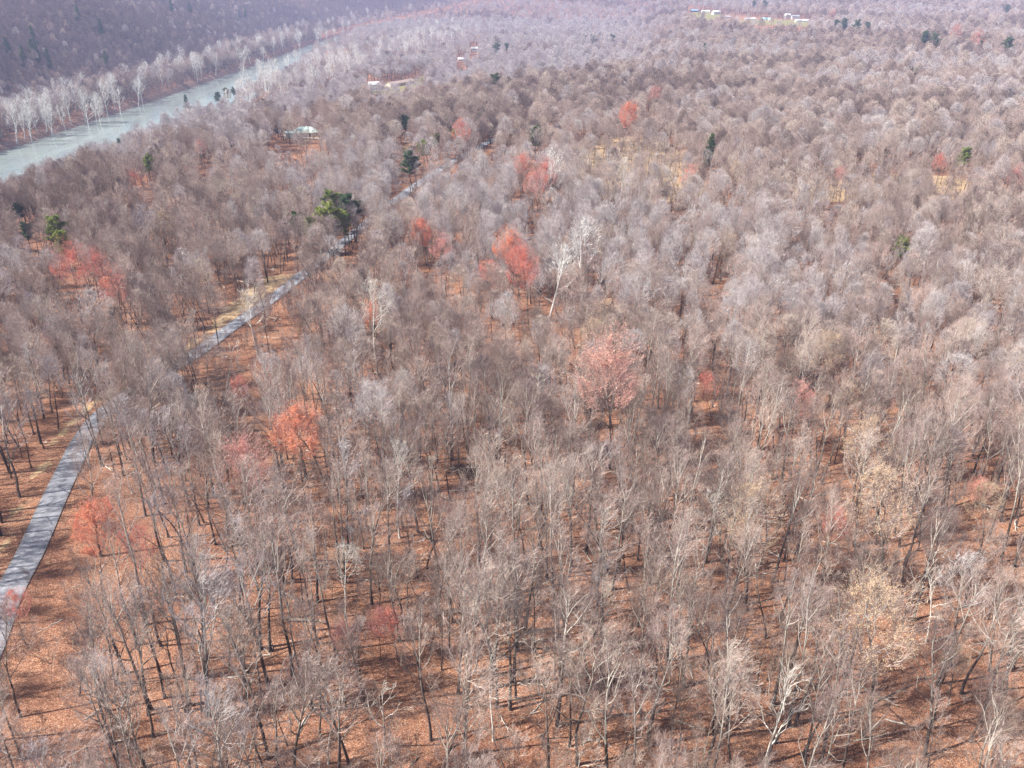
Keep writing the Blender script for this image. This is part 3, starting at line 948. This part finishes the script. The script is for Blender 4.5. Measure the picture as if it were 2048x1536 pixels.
for i in range(56):
    t = (i + rb.random()) / 56
    u = 5 + 700 * t + rb.uniform(-14, 14); v = np.interp(u, [0, 100, 200, 330, 500, 640, 760], [232, 215, 180, 128, 92, 56, 26]) + rb.uniform(-34, 26) * (1 - .5 * t)
    S('sycamore', u, v, rb.choice((20, 24, 28, 38, 46)) * (1 - .2 * t), 'whitish bank tree standing in the dense pale row across the river', group='pale row of trees across the river')
GF = 'white sycamores on the floodplain'
rf_ = random.Random(77)
for i in range(120):
    t = rf_.random()
    u = 480 + 470 * t + rf_.uniform(-30, 30)
    v = 150 - 118 * t + rf_.uniform(-12, 44) * (1 - .35 * t)
    S('sycamore', u, v, rf_.uniform(24, 42), 'whitish sycamore on the floodplain inside the river bend', group=GF)
# evergreens
for u, v, w, k, lb in (
    (668, 412, 36, 'yellowpine', 'tallest pine of the green clump past the road'), (692, 424, 40, 'pine', 'dark pine at the edge of the green clump past the road'), (662, 442, 46, 'yellowpine', 'bushy pine at the foot of the green clump'),
    (686, 452, 36, 'yellowpine', 'low bright pine in front of the green clump'), (598, 452, 30, 'pine', 'dark thin pine beside the green clump'), (622, 460, 30, 'yellowpine', 'yellowish low pine next to the thin dark one'),
    (296, 330, 32, 'yellowpine', 'yellow green pine standing over the tiny red maple'), (36, 423, 28, 'pine', 'small dark pine at the picture edge'), (108, 466, 48, 'yellowpine', 'olive pine with a flat crown'),
    (132, 490, 44, 'yellowpine', 'olive pine just below the flat crowned one'), (240, 298, 20, 'cone', 'narrow dark evergreen on the slope before the river'), (810, 250, 26, 'pine', 'tall pine on a bare trunk at the small straw clearing'),
    (818, 330, 40, 'pine', 'low green pine below the small straw clearing'), (846, 300, 26, 'yellowpine', 'olive pine beside the small straw clearing'), (872, 284, 24, 'yellowpine', 'thin olive pine near the small red maple'),
    (911, 274, 24, 'yellowpine', 'upright olive pine near the small red maple'), (970, 244, 28, 'pine', 'dark pine beyond the small red maple'), (985, 262, 20, 'pine', 'little pine beside the dark one'),
    (1070, 278, 32, 'pine', 'leaning dark pine by the straw clearing'), (1420, 302, 26, 'cone', 'lone bright evergreen in the grey woods'), (433, 196, 15, 'pine', 'dark evergreen at the river edge'),
    (455, 188, 16, 'pine', 'rounded evergreen beside the one at the river edge'), (468, 184, 13, 'pine', 'third evergreen at the river edge'), (372, 205, 12, 'cone', 'tiny evergreen on the near river bank'),
    (991, 156, 26, 'pine', 'round green pine in the far grey woods'), (993, 97, 22, 'pine', 'dark pine beside the distant white house'), (1012, 96, 14, 'pine', 'small pine behind the distant white house'),
    (1167, 80, 18, 'pine', 'first of three pines on the far ridge'), (1186, 82, 18, 'pine', 'middle pine of three on the far ridge'), (1222, 80, 16, 'pine', 'last of three pines on the far ridge'),
    (62, 96, 16, 'cone', 'dark evergreen in the middle of the far hillside clump'), (73, 104, 18, 'cone', 'wider evergreen at the foot of the far hillside clump'), (66, 70, 14, 'cone', 'narrow evergreen at the top of the far hillside clump'),
    (15, 92, 12, 'cone', 'narrow evergreen on the far hillside at the picture edge'), (45, 112, 14, 'cone', 'faint evergreen below the far hillside clump'), (96, 116, 14, 'cone', 'low evergreen beside the far hillside clump'),
    (210, 118, 14, 'cone', 'single dark evergreen low on the far hillside'), (154, 26, 18, 'cone', 'evergreen on the plateau above the hillside'), (200, 54, 12, 'cone', 'small evergreen at the brow of the hillside'),
    (342, 10, 16, 'cone', 'evergreen at the top of the far hill'), (378, 14, 12, 'cone', 'slim evergreen next to the hilltop one'), (392, 10, 12, 'cone', 'second slim evergreen on the hilltop'), (490, 26, 16, 'cone', 'evergreen above the white bank sycamores'),
    (478, 30, 10, 'cone', 'tiny evergreen above the white bank sycamores'), (1530, 10, 26, 'pine', 'dark pine behind the far village'), (1508, 9, 20, 'pine', 'smaller pine behind the far village'),
    (1850, 76, 26, 'pine', 'dark green pine on the far slope'), (1872, 82, 24, 'pine', 'dark green pine next to the one on the far slope'), (1965, 84, 18, 'pine', 'little pine below the far pink maples'), (2016, 92, 30, 'pine', 'broad pine below the far pink maples'),
    (1410, 105, 16, 'cone', 'small evergreen in the far grey woods above the lone bright one'), (1828, 148, 22, 'pine', 'muted green pine in the far grey woods'), (1925, 318, 36, 'yellowpine', 'olive pine at the end of the straw strip'),
    (1806, 500, 40, 'yellowpine', 'yellow green tree in the grey woods'), (52, 466, 30, 'pine', 'faint green pine near the flat crowned one'), (2015, 20, 34, 'pine', 'far dark pine in the picture corner'), (1690, 50, 22, 'pine', 'first pine of the far dark row'),
    (1712, 53, 22, 'pine', 'second pine of the far dark row'), (1735, 56, 22, 'pine', 'third pine of the far dark row'), (1672, 50, 18, 'pine', 'low pine at the start of the far dark row')):
    S(k, u, v, w * (1.4 if v < 125 and u < 500 else 1.05 if 590 < u < 700 and v > 400 else .68 if u > 1600 else .85), lb)

# ------------------------------------------------------------------ the woods
rng = np.random.default_rng(11)
pts = []
for lo, hi, sp in ((36, 150, 4.1), (150, 330, 4.6), (330, 700, 5.2), (700, 1300, 6.4), (1300, 2200, 9.6), (2200, 3600, 14.0)):
    ys = np.arange(lo, hi, sp)
    xm = hi * .86 + 60
    xs = np.arange(-xm, xm, sp)
    gxx, gyy = np.meshgrid(xs, ys)
    gxx = gxx + (np.arange(len(ys)) % 2)[:, None] * sp * .5
    gxx = gxx + rng.uniform(-.46, .46, gxx.shape) * sp
    gyy = gyy + rng.uniform(-.46, .46, gyy.shape) * sp
    keep = np.abs(gxx) < gyy * .84 + 60
    pts.append(np.column_stack([gxx[keep], gyy[keep]]))
P = np.concatenate(pts)
x, y = P[:, 0], P[:, 1]
z = height(x, y)
u, v, zc = project(x, y, z)
keep = np.abs(x - river_mid(y)) > river_half(y) + 14
keep &= z > -23.4
nr = (x > -320) & (x < 220) & (y > 0) & (y < 1000)
dr = np.full(len(x), 1e9); dr[nr] = dist_to_line(x[nr], y[nr], ROAD)
keep &= dr > np.where((y > 250) | ((v > 690) & (v < 828)), 2.6, 3.2)
keep &= ~((dr < 6) & (v > 815) & (x < np.interp(y, ROAD[:, 1], ROAD[:, 0])) & (y < 230))
rr = rng.random(len(x))
clear = feather(x, y, CLEAR, 2) > .5
keep &= ~(clear & (rr < .5))
gap = wav(x, y, 7.5, 1.1) * .6 + wav(x + 40, y, 17, .5) * .7
keep &= ~((gap > .5) & (y < 190) & (rng.random(len(x)) < .5))
lawn = feather(x, y, LAWN, 2) > .5
keep &= ~lawn
for hx, hy, hw_ in [(h[1], h[2], h[3]) for h in HOUSES]:
    keep &= np.hypot(x - hx, y - hy) > hw_ * .55 + 4
SU, SV, SW, SY, SX = (np.array(a) for a in zip(*[(p[4], p[5], p[2] * F / project(p[0], p[1], hz(p[0], p[1]))[2], p[1], p[0]) for p in PLACED]))
hcr = [project(x, y, z + h_) for h_ in (10, 14, 18, 22)]
qq = rng.random(len(x))
VIVID = {i for i, p in enumerate(PLACED) if (p[5] > 150 or p[6] in ('cone', 'pine', 'sycamore')) and p[6] in ('red', 'orange', 'peach', 'pink', 'tan', 'pine', 'yellowpine', 'cone', 'sycamore')}
for i, (px_, py_, hw_, *_) in enumerate(PLACED):
    keep &= np.hypot(x - px_, y - py_) > max(2.4, hw_ * .55)
    near = np.nonzero((y < py_ - 2) & (y > py_ - 170) & (np.abs(u - SU[i]) < 160))[0]
    bad = np.zeros(len(near), bool)
    for uu, vv, zz in hcr:
        rad = F * 2.4 / zz[near] + SW[i] * .42
        bad |= np.hypot(uu[near] - SU[i], vv[near] - SV[i]) < rad
    keep[near[bad & (qq[near] < (.82 if PLACED[i][6] in ('orange', 'red', 'peach') and py_ < 190 else .5 if py_ < 190 else .98 if PLACED[i][6] in ('pine', 'yellowpine') and SU[i] < 1000 else .88 if i in VIVID else .55))]] = False
# sight lines kept mostly open: the bare stretches of road, the house clearings
def open_window(samples, r_px, prob, keep, dmin=0):
    q = rng.random(len(x))
    bad = np.zeros(len(x), bool)
    for (su, sv, sy) in samples:
        for hgt in (2, 7, 12, 17, 22):
            uu, vv, _ = project(x, y, z + hgt)
            rad = r_px + (F * 2.6 / zc if hgt > 9 else 2)
            bad |= (np.abs(uu - su) < rad) & (np.abs(vv - sv) < rad) & (y < sy - dmin)
    return keep & ~(bad & (q < prob))
def window_of(px, n=8):
    out = []
    for a, b in zip(px[:-1], px[1:]):
        for t in np.linspace(0, 1, n, endpoint=False):
            uu, vv = a[0] + (b[0] - a[0]) * t, a[1] + (b[1] - a[1]) * t
            out.append((uu, vv, ground_at(uu, vv)[1]))
    return out
keep = open_window(window_of([(-10, 1270), (15, 1195), (62, 1105), (106, 1010), (142, 930), (175, 870)], 5), 12, .86, keep)
keep = open_window(window_of([(400, 700), (455, 655), (512, 612), (562, 577), (600, 548)], 5), 9, .85, keep)
keep = open_window(window_of([(1030, 258), (1090, 240), (1135, 224), (1160, 205)], 4), 4, .5, keep)
keep = open_window(window_of([(588, 262), (612, 258), (636, 260)], 3), 6, .86, keep)
keep = open_window(window_of([(548, 258), (560, 258)], 2), 4, .97, keep)
keep = open_window(window_of([(740, 166), (770, 172), (800, 168), (850, 148)], 4), 5, .88, keep)
keep = open_window(window_of([(0, 312), (60, 292), (120, 268), (200, 240), (300, 205), (400, 170), (490, 136)], 5), 9, .9, keep)
keep = open_window(window_of([(490, 136), (560, 115), (640, 95), (700, 80)], 6), 5, .7, keep)
keep = open_window(window_of([(944, 98), (958, 98)], 2), 4, 1, keep)
keep = open_window(window_of([(916, 118), (936, 118)], 2), 3, 1, keep)
keep = open_window(window_of([(1380, 22), (1460, 30), (1530, 38), (1620, 40)], 12), 5, .95, keep)
keep = open_window(window_of([(800, 330), (815, 290)], 3), 8, .9, keep)
keep = open_window(window_of([(448, 560), (456, 600)], 3), 5, 1, keep)
rs = []
for a_, b_ in zip(ROAD[:-1], ROAD[1:]):
    m_ = (a_ + b_) / 2
    pu, pv, _ = project(m_[0], m_[1], hz(*m_))
    d_ = (b_ - a_) / max(np.linalg.norm(b_ - a_), 1e-6); n_ = np.array([d_[1], -d_[0]])
    L_ = np.linalg.norm(b_ - a_)
    for k in range(max(1, int(L_ / 3.2))):
        if rng.random() < L_ / 3.2 / max(1, int(L_ / 3.2)):
            if 612 < pu < 1010 and pv < 545:
                for _ in range(3 if pu < 740 else 1): rs.append(a_ + d_ * rng.random() * L_ + n_ * (rng.uniform(2.8, 7) if rng.random() < .75 else rng.uniform(-5, -2.8)))
            if 235 < pu < 385 and 710 < pv < 808: rs.append(a_ + d_ * rng.random() * L_ + n_ * rng.uniform(2.8, 6))
x, y, z, u, v, zc = (a[keep] for a in (x, y, z, u, v, zc))
def on_sight(px, n, lo, hi, j=9):
    for k in range(n):
        t = rng.random() * (len(px) - 1); i_ = min(int(t), len(px) - 2); f_ = t - i_
        rs.append(np.array(ground_at(px[i_][0] + (px[i_ + 1][0] - px[i_][0]) * f_ + rng.uniform(-j, j), px[i_][1] + (px[i_ + 1][1] - px[i_][1]) * f_ + rng.uniform(-j, j), rng.uniform(lo, hi))))
on_sight([(612, 548), (630, 532), (650, 522)], 14, 6, 10)
on_sight([(230, 812), (290, 768), (390, 712)], 22, 5, 14)
on_sight([(190, 1400), (330, 1380), (450, 1400)], 11, 0, 1, 50)
rs = np.array([p_ for p_ in rs if dist_to_line(np.array([p_[0]]), np.array([p_[1]]), ROAD)[0] > 2.8])
rz = height(rs[:, 0], rs[:, 1]); ru = project(rs[:, 0], rs[:, 1], rz)
x, y, z, u, v, zc = (np.concatenate(p_) for p_ in ((x, rs[:, 0]), (y, rs[:, 1]), (z, rz), (u, ru[0]), (v, ru[1]), (zc, ru[2])))
N = len(x)
kinds = ['broad', 'slender', 'crooked', 'young']
flat = [(k, i) for k in kinds for i in range(len(PROTO[k]))]
NG = [len(GROWN[k]) for k in kinds]
first = {k: next(j for j, f in enumerate(flat) if f[0] == k) for k in kinds}
q = rng.random(N)
kpick = np.where(q < .33, 0, np.where(q < .58, 1, np.where(q < .66, 2, 3)))
stand = wav(x, y, 34, .4) * .5 + wav(x, y, 85, 2.2) * .6 + rng.normal(size=N) * .42      # patches of paler and browner twig tone
tone = np.where(stand > .42, 1, np.where(stand < -.38, 2, 0))
tone = np.where((z < -14) & (x > river_mid(y)) & (rng.random(N) < .8), 1, tone)
pid = np.array([first[kinds[k]] + int(rng.integers(NG[k])) + t_ * NG[k] for k, t_ in zip(kpick, tone)])
scl = np.where(y < 175, rng.uniform(.62, .94, N), rng.triangular(.52, .78, 1.04, N))
scl = np.where(kpick == 3, rng.uniform(.7, 1.2, N), scl)
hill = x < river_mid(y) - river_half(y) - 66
scl = np.where(hill, scl * .8, scl)
scl = np.where(y > 1300, scl * 1.22, scl)
sclz = scl * rng.uniform(.92, 1.1, N)
rot = rng.uniform(0, 2 * PI, N)
inframe = (u > -25) & (u < 2073) & (v < 1720)
order = np.argsort(np.where(inframe, zc, 1e9))
single = order[:300]
is_single = np.zeros(N, bool); is_single[single] = True

LOOK = dict(broad=['bare grey tree with domed crown', 'wide spreading bare tree', 'broad bare brownish tree', 'bare tree with rounded crown'],
            slender=['slender straight bare tree', 'bare tree with upswept branches', 'straight trunked bare grey tree', 'bare tree with fan shaped top'],
            crooked=['bare tree with crooked limbs', 'bent limbed bare tree', 'gnarled bare tree'],
            young=['thin young bare tree', 'slim pole like bare tree', 'small thin stemmed bare tree'])
marks = [(a[0], a[1], a[3]) for a in PLACED if a[3]]
marks.append((*ground_at(930, 940), 'the dark brush pile'))
marks.append((*ground_at(600, 1247), 'the long fallen log'))
used = {}
for j in single:
    k, i = flat[pid[j]]
    ds = sorted(((math.hypot(x[j] - a, y[j] - b), a, b, nm) for a, b, nm in marks))[:2]
    d, a, b, nm = ds[0]
    dx, dy = x[j] - a, y[j] - b
    if dr is not None and abs(np.interp(y[j], ROAD[:, 1], ROAD[:, 0]) - x[j]) < 9 and y[j] < 300:
        rel = 'at the road edge near ' + nm
    elif abs(dx) > abs(dy):
        rel = ('to the right of ' if dx > 0 else 'to the left of ') + nm
    else:
        rel = ('behind ' if dy > 0 else 'in front of ') + nm
    far_ = 'close ' if d < 9 else ('' if d < 20 else 'well ')
    opts = LOOK[k]
    lb = None
    for tall in ('', 'shorter ', 'taller '):
        if tall == 'shorter ' and sclz[j] > .95: continue
        if tall == 'taller ' and sclz[j] < .9: continue
        for o_ in opts:
            c_ = (tall + o_ + ' ' + far_ + rel).strip()
            if c_ not in used: lb = c_; break
        if lb: break
    if lb is None: lb = opts[0] + ' ' + rel
    if len(lb.replace('-', ' ').split()) > 15: lb = ' '.join(lb.replace('taller ', '').replace('shorter ', '').replace('well ', '').replace('close ', '').split())
    used[lb] = 1
    plant('bare_tree', PROTO[k][i], x[j], y[j], (scl[j], sclz[j]), rot[j], lb, 'tree', 'bare trees of the leafless woods')

def scatter(name, xs, ys, zs, ids, rots, sx, sz, protos):
    col = bpy.data.collections.new(name + '_sources')
    for n_, me in enumerate(protos):
        o = bpy.data.objects.new('source_%03d' % n_, me)
        col.objects.link(o)
    me = bpy.data.meshes.new(name)
    n = len(xs)
    me.vertices.add(n)
    me.vertices.foreach_set('co', np.column_stack([xs, ys, zs]).astype(np.float32).ravel())
    a = me.attributes.new('pick', 'INT', 'POINT'); a.data.foreach_set('value', np.asarray(ids, np.int32))
    a = me.attributes.new('turn', 'FLOAT_VECTOR', 'POINT'); a.data.foreach_set('vector', np.column_stack([np.random.default_rng(n).normal(size=n) * .045, np.random.default_rng(n + 1).normal(size=n) * .045, rots]).astype(np.float32).ravel())
    a = me.attributes.new('size', 'FLOAT_VECTOR', 'POINT'); a.data.foreach_set('vector', np.column_stack([sx, sx, sz]).astype(np.float32).ravel())
    o = link(name, me)
    g = bpy.data.node_groups.new(name, 'GeometryNodeTree')
    g.interface.new_socket('Geometry', in_out='INPUT', socket_type='NodeSocketGeometry')
    g.interface.new_socket('Geometry', in_out='OUTPUT', socket_type='NodeSocketGeometry')
    gi, go = g.nodes.new('NodeGroupInput'), g.nodes.new('NodeGroupOutput')
    ip = g.nodes.new('GeometryNodeInstanceOnPoints')
    ci = g.nodes.new('GeometryNodeCollectionInfo')
    ci.inputs['Collection'].default_value = col
    ci.inputs['Separate Children'].default_value = True
    ci.inputs['Reset Children'].default_value = True
    ip.inputs['Pick Instance'].default_value = True
    def named(nm, ty):
        q_ = g.nodes.new('GeometryNodeInputNamedAttribute'); q_.data_type = ty
        q_.inputs['Name'].default_value = nm
        return q_.outputs['Attribute']
    L = g.links.new
    L(gi.outputs[0], ip.inputs['Points']); L(ci.outputs[0], ip.inputs['Instance'])
    L(named('pick', 'INT'), ip.inputs['Instance Index'])
    L(named('turn', 'FLOAT_VECTOR'), ip.inputs['Rotation'])
    L(named('size', 'FLOAT_VECTOR'), ip.inputs['Scale'])
    L(ip.outputs[0], go.inputs[0])
    md = o.modifiers.new('scatter', 'NODES'); md.node_group = g
    return tag(o, kind='stuff')

def whole(k, t, extra=None):
    w, c = t.wood(4), t.twigs()
    parts = [w, c] if extra is None else [w, c, extra]
    V, Q = join(*parts)
    mi = np.concatenate([np.zeros(len(w[1]), int), np.ones(len(Q) - len(w[1]), int)])
    return V, Q, mi
sources = []
for k, i in flat:
    V, Q, mi = whole(k, GROWN[k][i % len(GROWN[k])])
    sources.append(mesh_from('wood_source', V, Q, [M['bark'], M[TONES[i // len(GROWN[k])]]], False, mi))
# fuller crowns for the closed canopy in the middle distance
def toned(trees, tones):
    for t in trees:
        V, Q, mi = whole('', t)
        base = mesh_from('wood_source', V, Q, [M['bark'], M[tones[0]]], False, mi)
        sources.append(base)
        for tn in tones[1:]:
            c = base.copy(); c.materials[1] = M[tn]; sources.append(c)
n_mid = len(sources)
MIDS = []
for i in range(10):
    H = 17 + (i * 7 % 10) * .55
    t = Tree(1100 + i, H=H, base=.38 + .03 * (i % 4), limbs=8 + i % 3, spread=.9, nb=7, nt=7, nf=4, up=.5, crook=.14, low=34, lean=.03)
    a = [3.6, 4.4, 3.1, 4.0, 4.8, 3.3, 3.9, 4.3, 3.0, 5.0][i]
    MIDS.append(t.dome(H * .66, a, H * (.33 + .03 * (i % 3)), 900, 1.1, 6 + i % 4))
toned(MIDS, TONES)
# coarser trees for the distance: fewer and thicker twigs
n_far = len(sources)
FARS = []
for i in range(8):
    H = 17 + (i * 5 % 8) * .6
    t = Tree(1000 + i, H=H, base=.36, limbs=8, spread=.9, nb=6, nt=5, nf=3, up=.5, crook=.14, tw=2.0)
    FARS.append(t.dome(H * .64, [4.0, 4.9, 3.5, 4.4, 5.2, 3.8, 4.6, 4.2][i], H * (.33 + .03 * (i % 3)), 800, 1.2, 6 + i % 4))
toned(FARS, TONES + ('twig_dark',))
rest = ~is_single
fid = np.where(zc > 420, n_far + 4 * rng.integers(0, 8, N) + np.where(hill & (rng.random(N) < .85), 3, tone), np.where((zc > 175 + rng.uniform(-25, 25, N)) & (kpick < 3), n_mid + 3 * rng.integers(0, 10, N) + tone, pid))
scatter('bare_woods', x[rest], y[rest], z[rest], fid[rest], rot[rest], scl[rest], sclz[rest], sources)

# understory: thin saplings and brush
def brush(seed, H, n):
    R = random.Random(seed)
    t = Tree(seed, H=H, base=.18, limbs=n, spread=.9, nb=4, nt=4, nf=3, up=.7, r=.03, crook=.14, low=45, lean=.06, tw=.9)
    return t
us = []
for i in range(4):
    V, Q, mi = whole('u', brush(1200 + i, 3.5 + i * 1.8, 6))
    us.append(mesh_from('brush_source', V, Q, [M['bark'], M[('twig', 'twig_brown', 'twig_brown', 'twig')[i]]], False, mi))
n = 24000
uy = 40 + 380 * rng.random(n) ** .62
ux = (rng.random(n) * 2 - 1) * (uy * .8 + 40)
ur = dist_to_line(ux, uy, ROAD)
ok = (ur > 4.0) & (np.abs(ux - river_mid(uy)) > river_half(uy) + 12) & ~((feather(ux, uy, CLEAR, 2) > .5) & (rng.random(n) < .7)) & ~((ur < 8.5) & (uy < 230) & (ux < np.interp(uy, ROAD[:, 1], ROAD[:, 0])))
clump = wav(ux, uy, 9, .3) + .6 * wav(ux, uy, 23, 1.3)
ok &= clump + rng.normal(size=n) * .5 > .1
ux, uy = ux[ok], uy[ok]
us_ = rng.uniform(.6, 1.25, len(ux))
scatter('undergrowth', ux, uy, height(ux, uy), rng.integers(0, 4, len(ux)), rng.uniform(0, 6.28, len(ux)), us_, us_, us)

# fallen sticks on the leaf litter
def sticks(seed):
    R = random.Random(seed)
    L = []
    p = Vector((0, 0, .08)); d = Vector((1, 0, 0))
    for i in range(5):
        d = (d + Vector((R.gauss(0, .15), R.gauss(0, .15), R.gauss(0, .03)))).normalized()
        q_ = p + d * R.uniform(.5, 1.1)
        L.append((p, q_, .07 - .011 * i, .059 - .011 * i))
        if R.random() < .8:
            e = p + Vector((d.x + R.uniform(-.5, .5), R.uniform(-1, 1), .25)).normalized() * R.uniform(.5, 1.3)
            L.append((p, e, .035, .015))
        p = q_
    return prisms([a[0] for a in L], [a[1] for a in L], [a[2] for a in L], [a[3] for a in L], 5)
ss = [mesh_from('stick_source', *sticks(1300 + i), [M['wood' if i % 2 else 'bark_pale']]) for i in range(5)]
n = 1600
sy_ = 50 + 230 * rng.random(n) ** .7
sx_ = (rng.random(n) * 2 - 1) * (sy_ * .75 + 20)
ok = dist_to_line(sx_, sy_, ROAD) > 4.5
sx_, sy_ = sx_[ok], sy_[ok]
sc_ = rng.uniform(.5, 1.5, len(sx_))
scatter('branch_debris', sx_, sy_, height(sx_, sy_), rng.integers(0, 5, len(sx_)), rng.uniform(0, 6.28, len(sx_)), sc_, sc_, ss)

# river bank brush on the far side
n = 6500
by = 380 + 1500 * rng.random(n)
bx = river_mid(by) - river_half(by) - 10 - 56 * rng.random(n) ** 1.3
bs = rng.uniform(1.2, 2.6, n)
bs = np.where(river_mid(by) - bx < river_half(by) + 17, bs * .45, bs)
scatter('bank_vegetation', bx, by, height(bx, by), rng.integers(0, 4, n), rng.uniform(0, 6.28, n), bs, bs * .9, us)

# ------------------------------------------------------------------ logs, brush pile, poles, wires
def log(pa, pb, r, label, root_plate=False, branches=3, seed=0):
    R = random.Random(seed)
    a, b = ground_at(*pa), ground_at(*pb)
    L = math.hypot(b[0] - a[0], b[1] - a[1])
    root = link('fallen_log', None)
    root.location = (a[0], a[1], hz(*a))
    root.rotation_euler = (0, -math.atan2(hz(*b) - hz(*a), L), math.atan2(b[1] - a[1], b[0] - a[0]))
    tag(root, label, 'log', 'fallen logs on the forest floor')
    n = 7
    pts = [Vector((L * i / n, R.gauss(0, .08), r * 1.1 + R.gauss(0, .03))) for i in range(n + 1)]
    rad = [r * (1 - .6 * i / n) for i in range(n + 1)]
    v_, f_ = prisms(pts[:-1], pts[1:], rad[:-1], rad[1:], 8)
    link('trunk', mesh_from('trunk', v_, f_, [M['wood']], True), root)
    for k in range(branches):
        p = pts[R.randrange(3, n)]
        d = Vector((.8, R.choice((-1, 1)) * R.uniform(.5, 1), R.uniform(.2, .7))).normalized()
        m = p + d * R.uniform(.8, 1.6); e = m + (d + Vector((.3, R.uniform(-.3, .3), .1))).normalized() * R.uniform(.6, 1.4)
        v_, f_ = prisms([p, m], [m, e], [r * .35, r * .22], [r * .22, r * .08], 5)
        link('branch', mesh_from('branch', v_, f_, [M['wood']]), root)
    if root_plate:
        A = [(pts[0], pts[0] + Vector((-R.uniform(.1, .5), math.cos(t) * R.uniform(.8, 1.4), .1 + abs(math.sin(t)) * R.uniform(.5, 1.5))), .12, .03) for t in np.linspace(0, 3.1, 9)]
        v_, f_ = prisms([q_[0] for q_ in A], [q_[1] for q_ in A], [q_[2] for q_ in A], [q_[3] for q_ in A], 5)
        link('roots', mesh_from('roots', v_, f_, [M['bark']]), root)
log((568, 1243), (652, 1252), .30, 'long pale fallen log lying across the open litter by the low pink maple', False, 3, 1)
log((1188, 1272), (1098, 1186), .32, 'long dark fallen trunk lying diagonally under the pale slim tree', True, 4, 2)
log((1916, 1272), (1860, 1294), .26, 'dark fallen trunk beside the largest tan oak', False, 3, 3)
log((447, 1101), (496, 1084), .2, 'short pale log past the dark red maple', False, 2, 4)
log((1700, 1330), (1625, 1298), .2, 'thin fallen trunk before the narrow red maple', False, 2, 5)
log((1128, 1348), (1168, 1366), .12, 'small bright fallen branch on orange litter', False, 2, 6)
log((1745, 1392), (1795, 1418), .26, 'dark fallen trunk at the foot of the largest tan oak', True, 2, 7)
log((720, 1160), (790, 1180), .2, 'dark fallen trunk behind the pale upright tree', False, 3, 8)
log((640, 1440), (730, 1405), .16, 'reddish fallen pole near the lichen covered tree', False, 2, 9)
log((1410, 1465), (1330, 1440), .2, 'fallen pole in the litter at the picture bottom', False, 2, 10)

bx_, by_ = ground_at(930, 945)
root = link('brush_pile', None)
root.location = (bx_, by_, hz(bx_, by_))
tag(root, 'dark heap of brush and roots between grey trunks', 'brush pile')
R = random.Random(3)
A = []
for i in range(160):
    t = R.uniform(0, 6.28); rr_ = R.random() ** .5 * 3.6
    p = Vector((math.cos(t) * rr_, math.sin(t) * rr_ * .8, R.uniform(.05, 1.3) * (1 - rr_ / 4.2)))
    d = Vector((R.gauss(0, 1), R.gauss(0, 1), R.gauss(0, .25))).normalized()
    A.append((p - d * R.uniform(.6, 1.5), p + d * R.uniform(.6, 1.5), R.uniform(.03, .09), .02))
v_, f_ = prisms([a[0] for a in A], [a[1] for a in A], [a[2] for a in A], [a[3] for a in A], 4)
link('brush', mesh_from('brush', v_, f_, [plain('dark_damp_wood', (.075, .05, .04), .9, .3)]), root)
v_, f_ = prisms([Vector((-3.2, .6, .5)), Vector((-2.5, -1, .5))], [Vector((2.6, .2, .9)), Vector((1.4, 1.2, 1.0))], [.22, .2], [.14, .12], 7)
link('log', mesh_from('log', v_, f_, [M['wood']]), root)

pole_px = [(456, 603), (604, 505), (262, 742)]
tops = []
for i, (a, b) in enumerate(pole_px):
    px_, py_ = ground_at(a, b)
    r_ = link('utility_pole', None)
    r_.location = (px_, py_, hz(px_, py_))
    tag(r_, ['pale wooden utility pole on the straw verge of the road', 'wooden utility pole farther up the road among trees', 'wooden utility pole half hidden by trees at the road bend'][i], 'pole', 'utility poles along the road')
    v_, f_ = prisms([Vector((0, 0, -.5))], [Vector((0, 0, 9.5))], [.15], [.11], 8)
    link('post', mesh_from('post', v_, f_, [M['wood']], True), r_)
    v_, f_ = box_geo(-.9, .9, -.06, .06, 8.9, 9.05)
    link('crossarm', mesh_from('crossarm', v_, f_, [M['wood']]), r_)
    for s in (-.75, .75):
        v_, f_ = prisms([Vector((s, 0, 9.05))], [Vector((s, 0, 9.25))], [.05], [.03], 6)
        link('insulator', mesh_from('insulator', v_, f_, [M['white']]), r_)
    tops.append(Vector((px_, py_, hz(px_, py_) + 9.25)))
for a, b, nm in ((0, 1, 'farther up the road'), (2, 0, 'down the road to the bend')):
    for s in (-.75, .75):
        p, e = tops[a] + Vector((s, 0, 0)), tops[b] + Vector((s, 0, 0))
        q_ = [p.lerp(e, t) - Vector((0, 0, 3.2 * t * (1 - t))) for t in np.linspace(0, 1, 13)]
        v_, f_ = prisms(q_[:-1], q_[1:], [.02] * 12, [.02] * 12, 4)
        tag(link('overhead_wire', mesh_from('overhead_wire', v_, f_, [M['wire']])), 'thin overhead wire from the straw verge pole %s' % nm, 'wire', 'overhead wires along the road, ' + nm)

# ------------------------------------------------------------------ air
v_, f_ = box_geo(-5200, 5200, -800, 6800, -32, 170)
hm = bpy.data.materials.new('haze'); hm.use_nodes = True
ht = hm.node_tree
ht.nodes.remove(ht.nodes['Principled BSDF'])
pv = ht.nodes.new('ShaderNodeVolumePrincipled')
pv.inputs['Color'].default_value = (.54, .63, 1.0, 1)
pv.inputs['Density'].default_value = .00016
pv.inputs['Anisotropy'].default_value = 0.0
ht.links.new(pv.outputs[0], ht.nodes['Material Output'].inputs['Volume'])
tag(link('haze', mesh_from('haze', v_, f_, [hm])), kind='stuff')
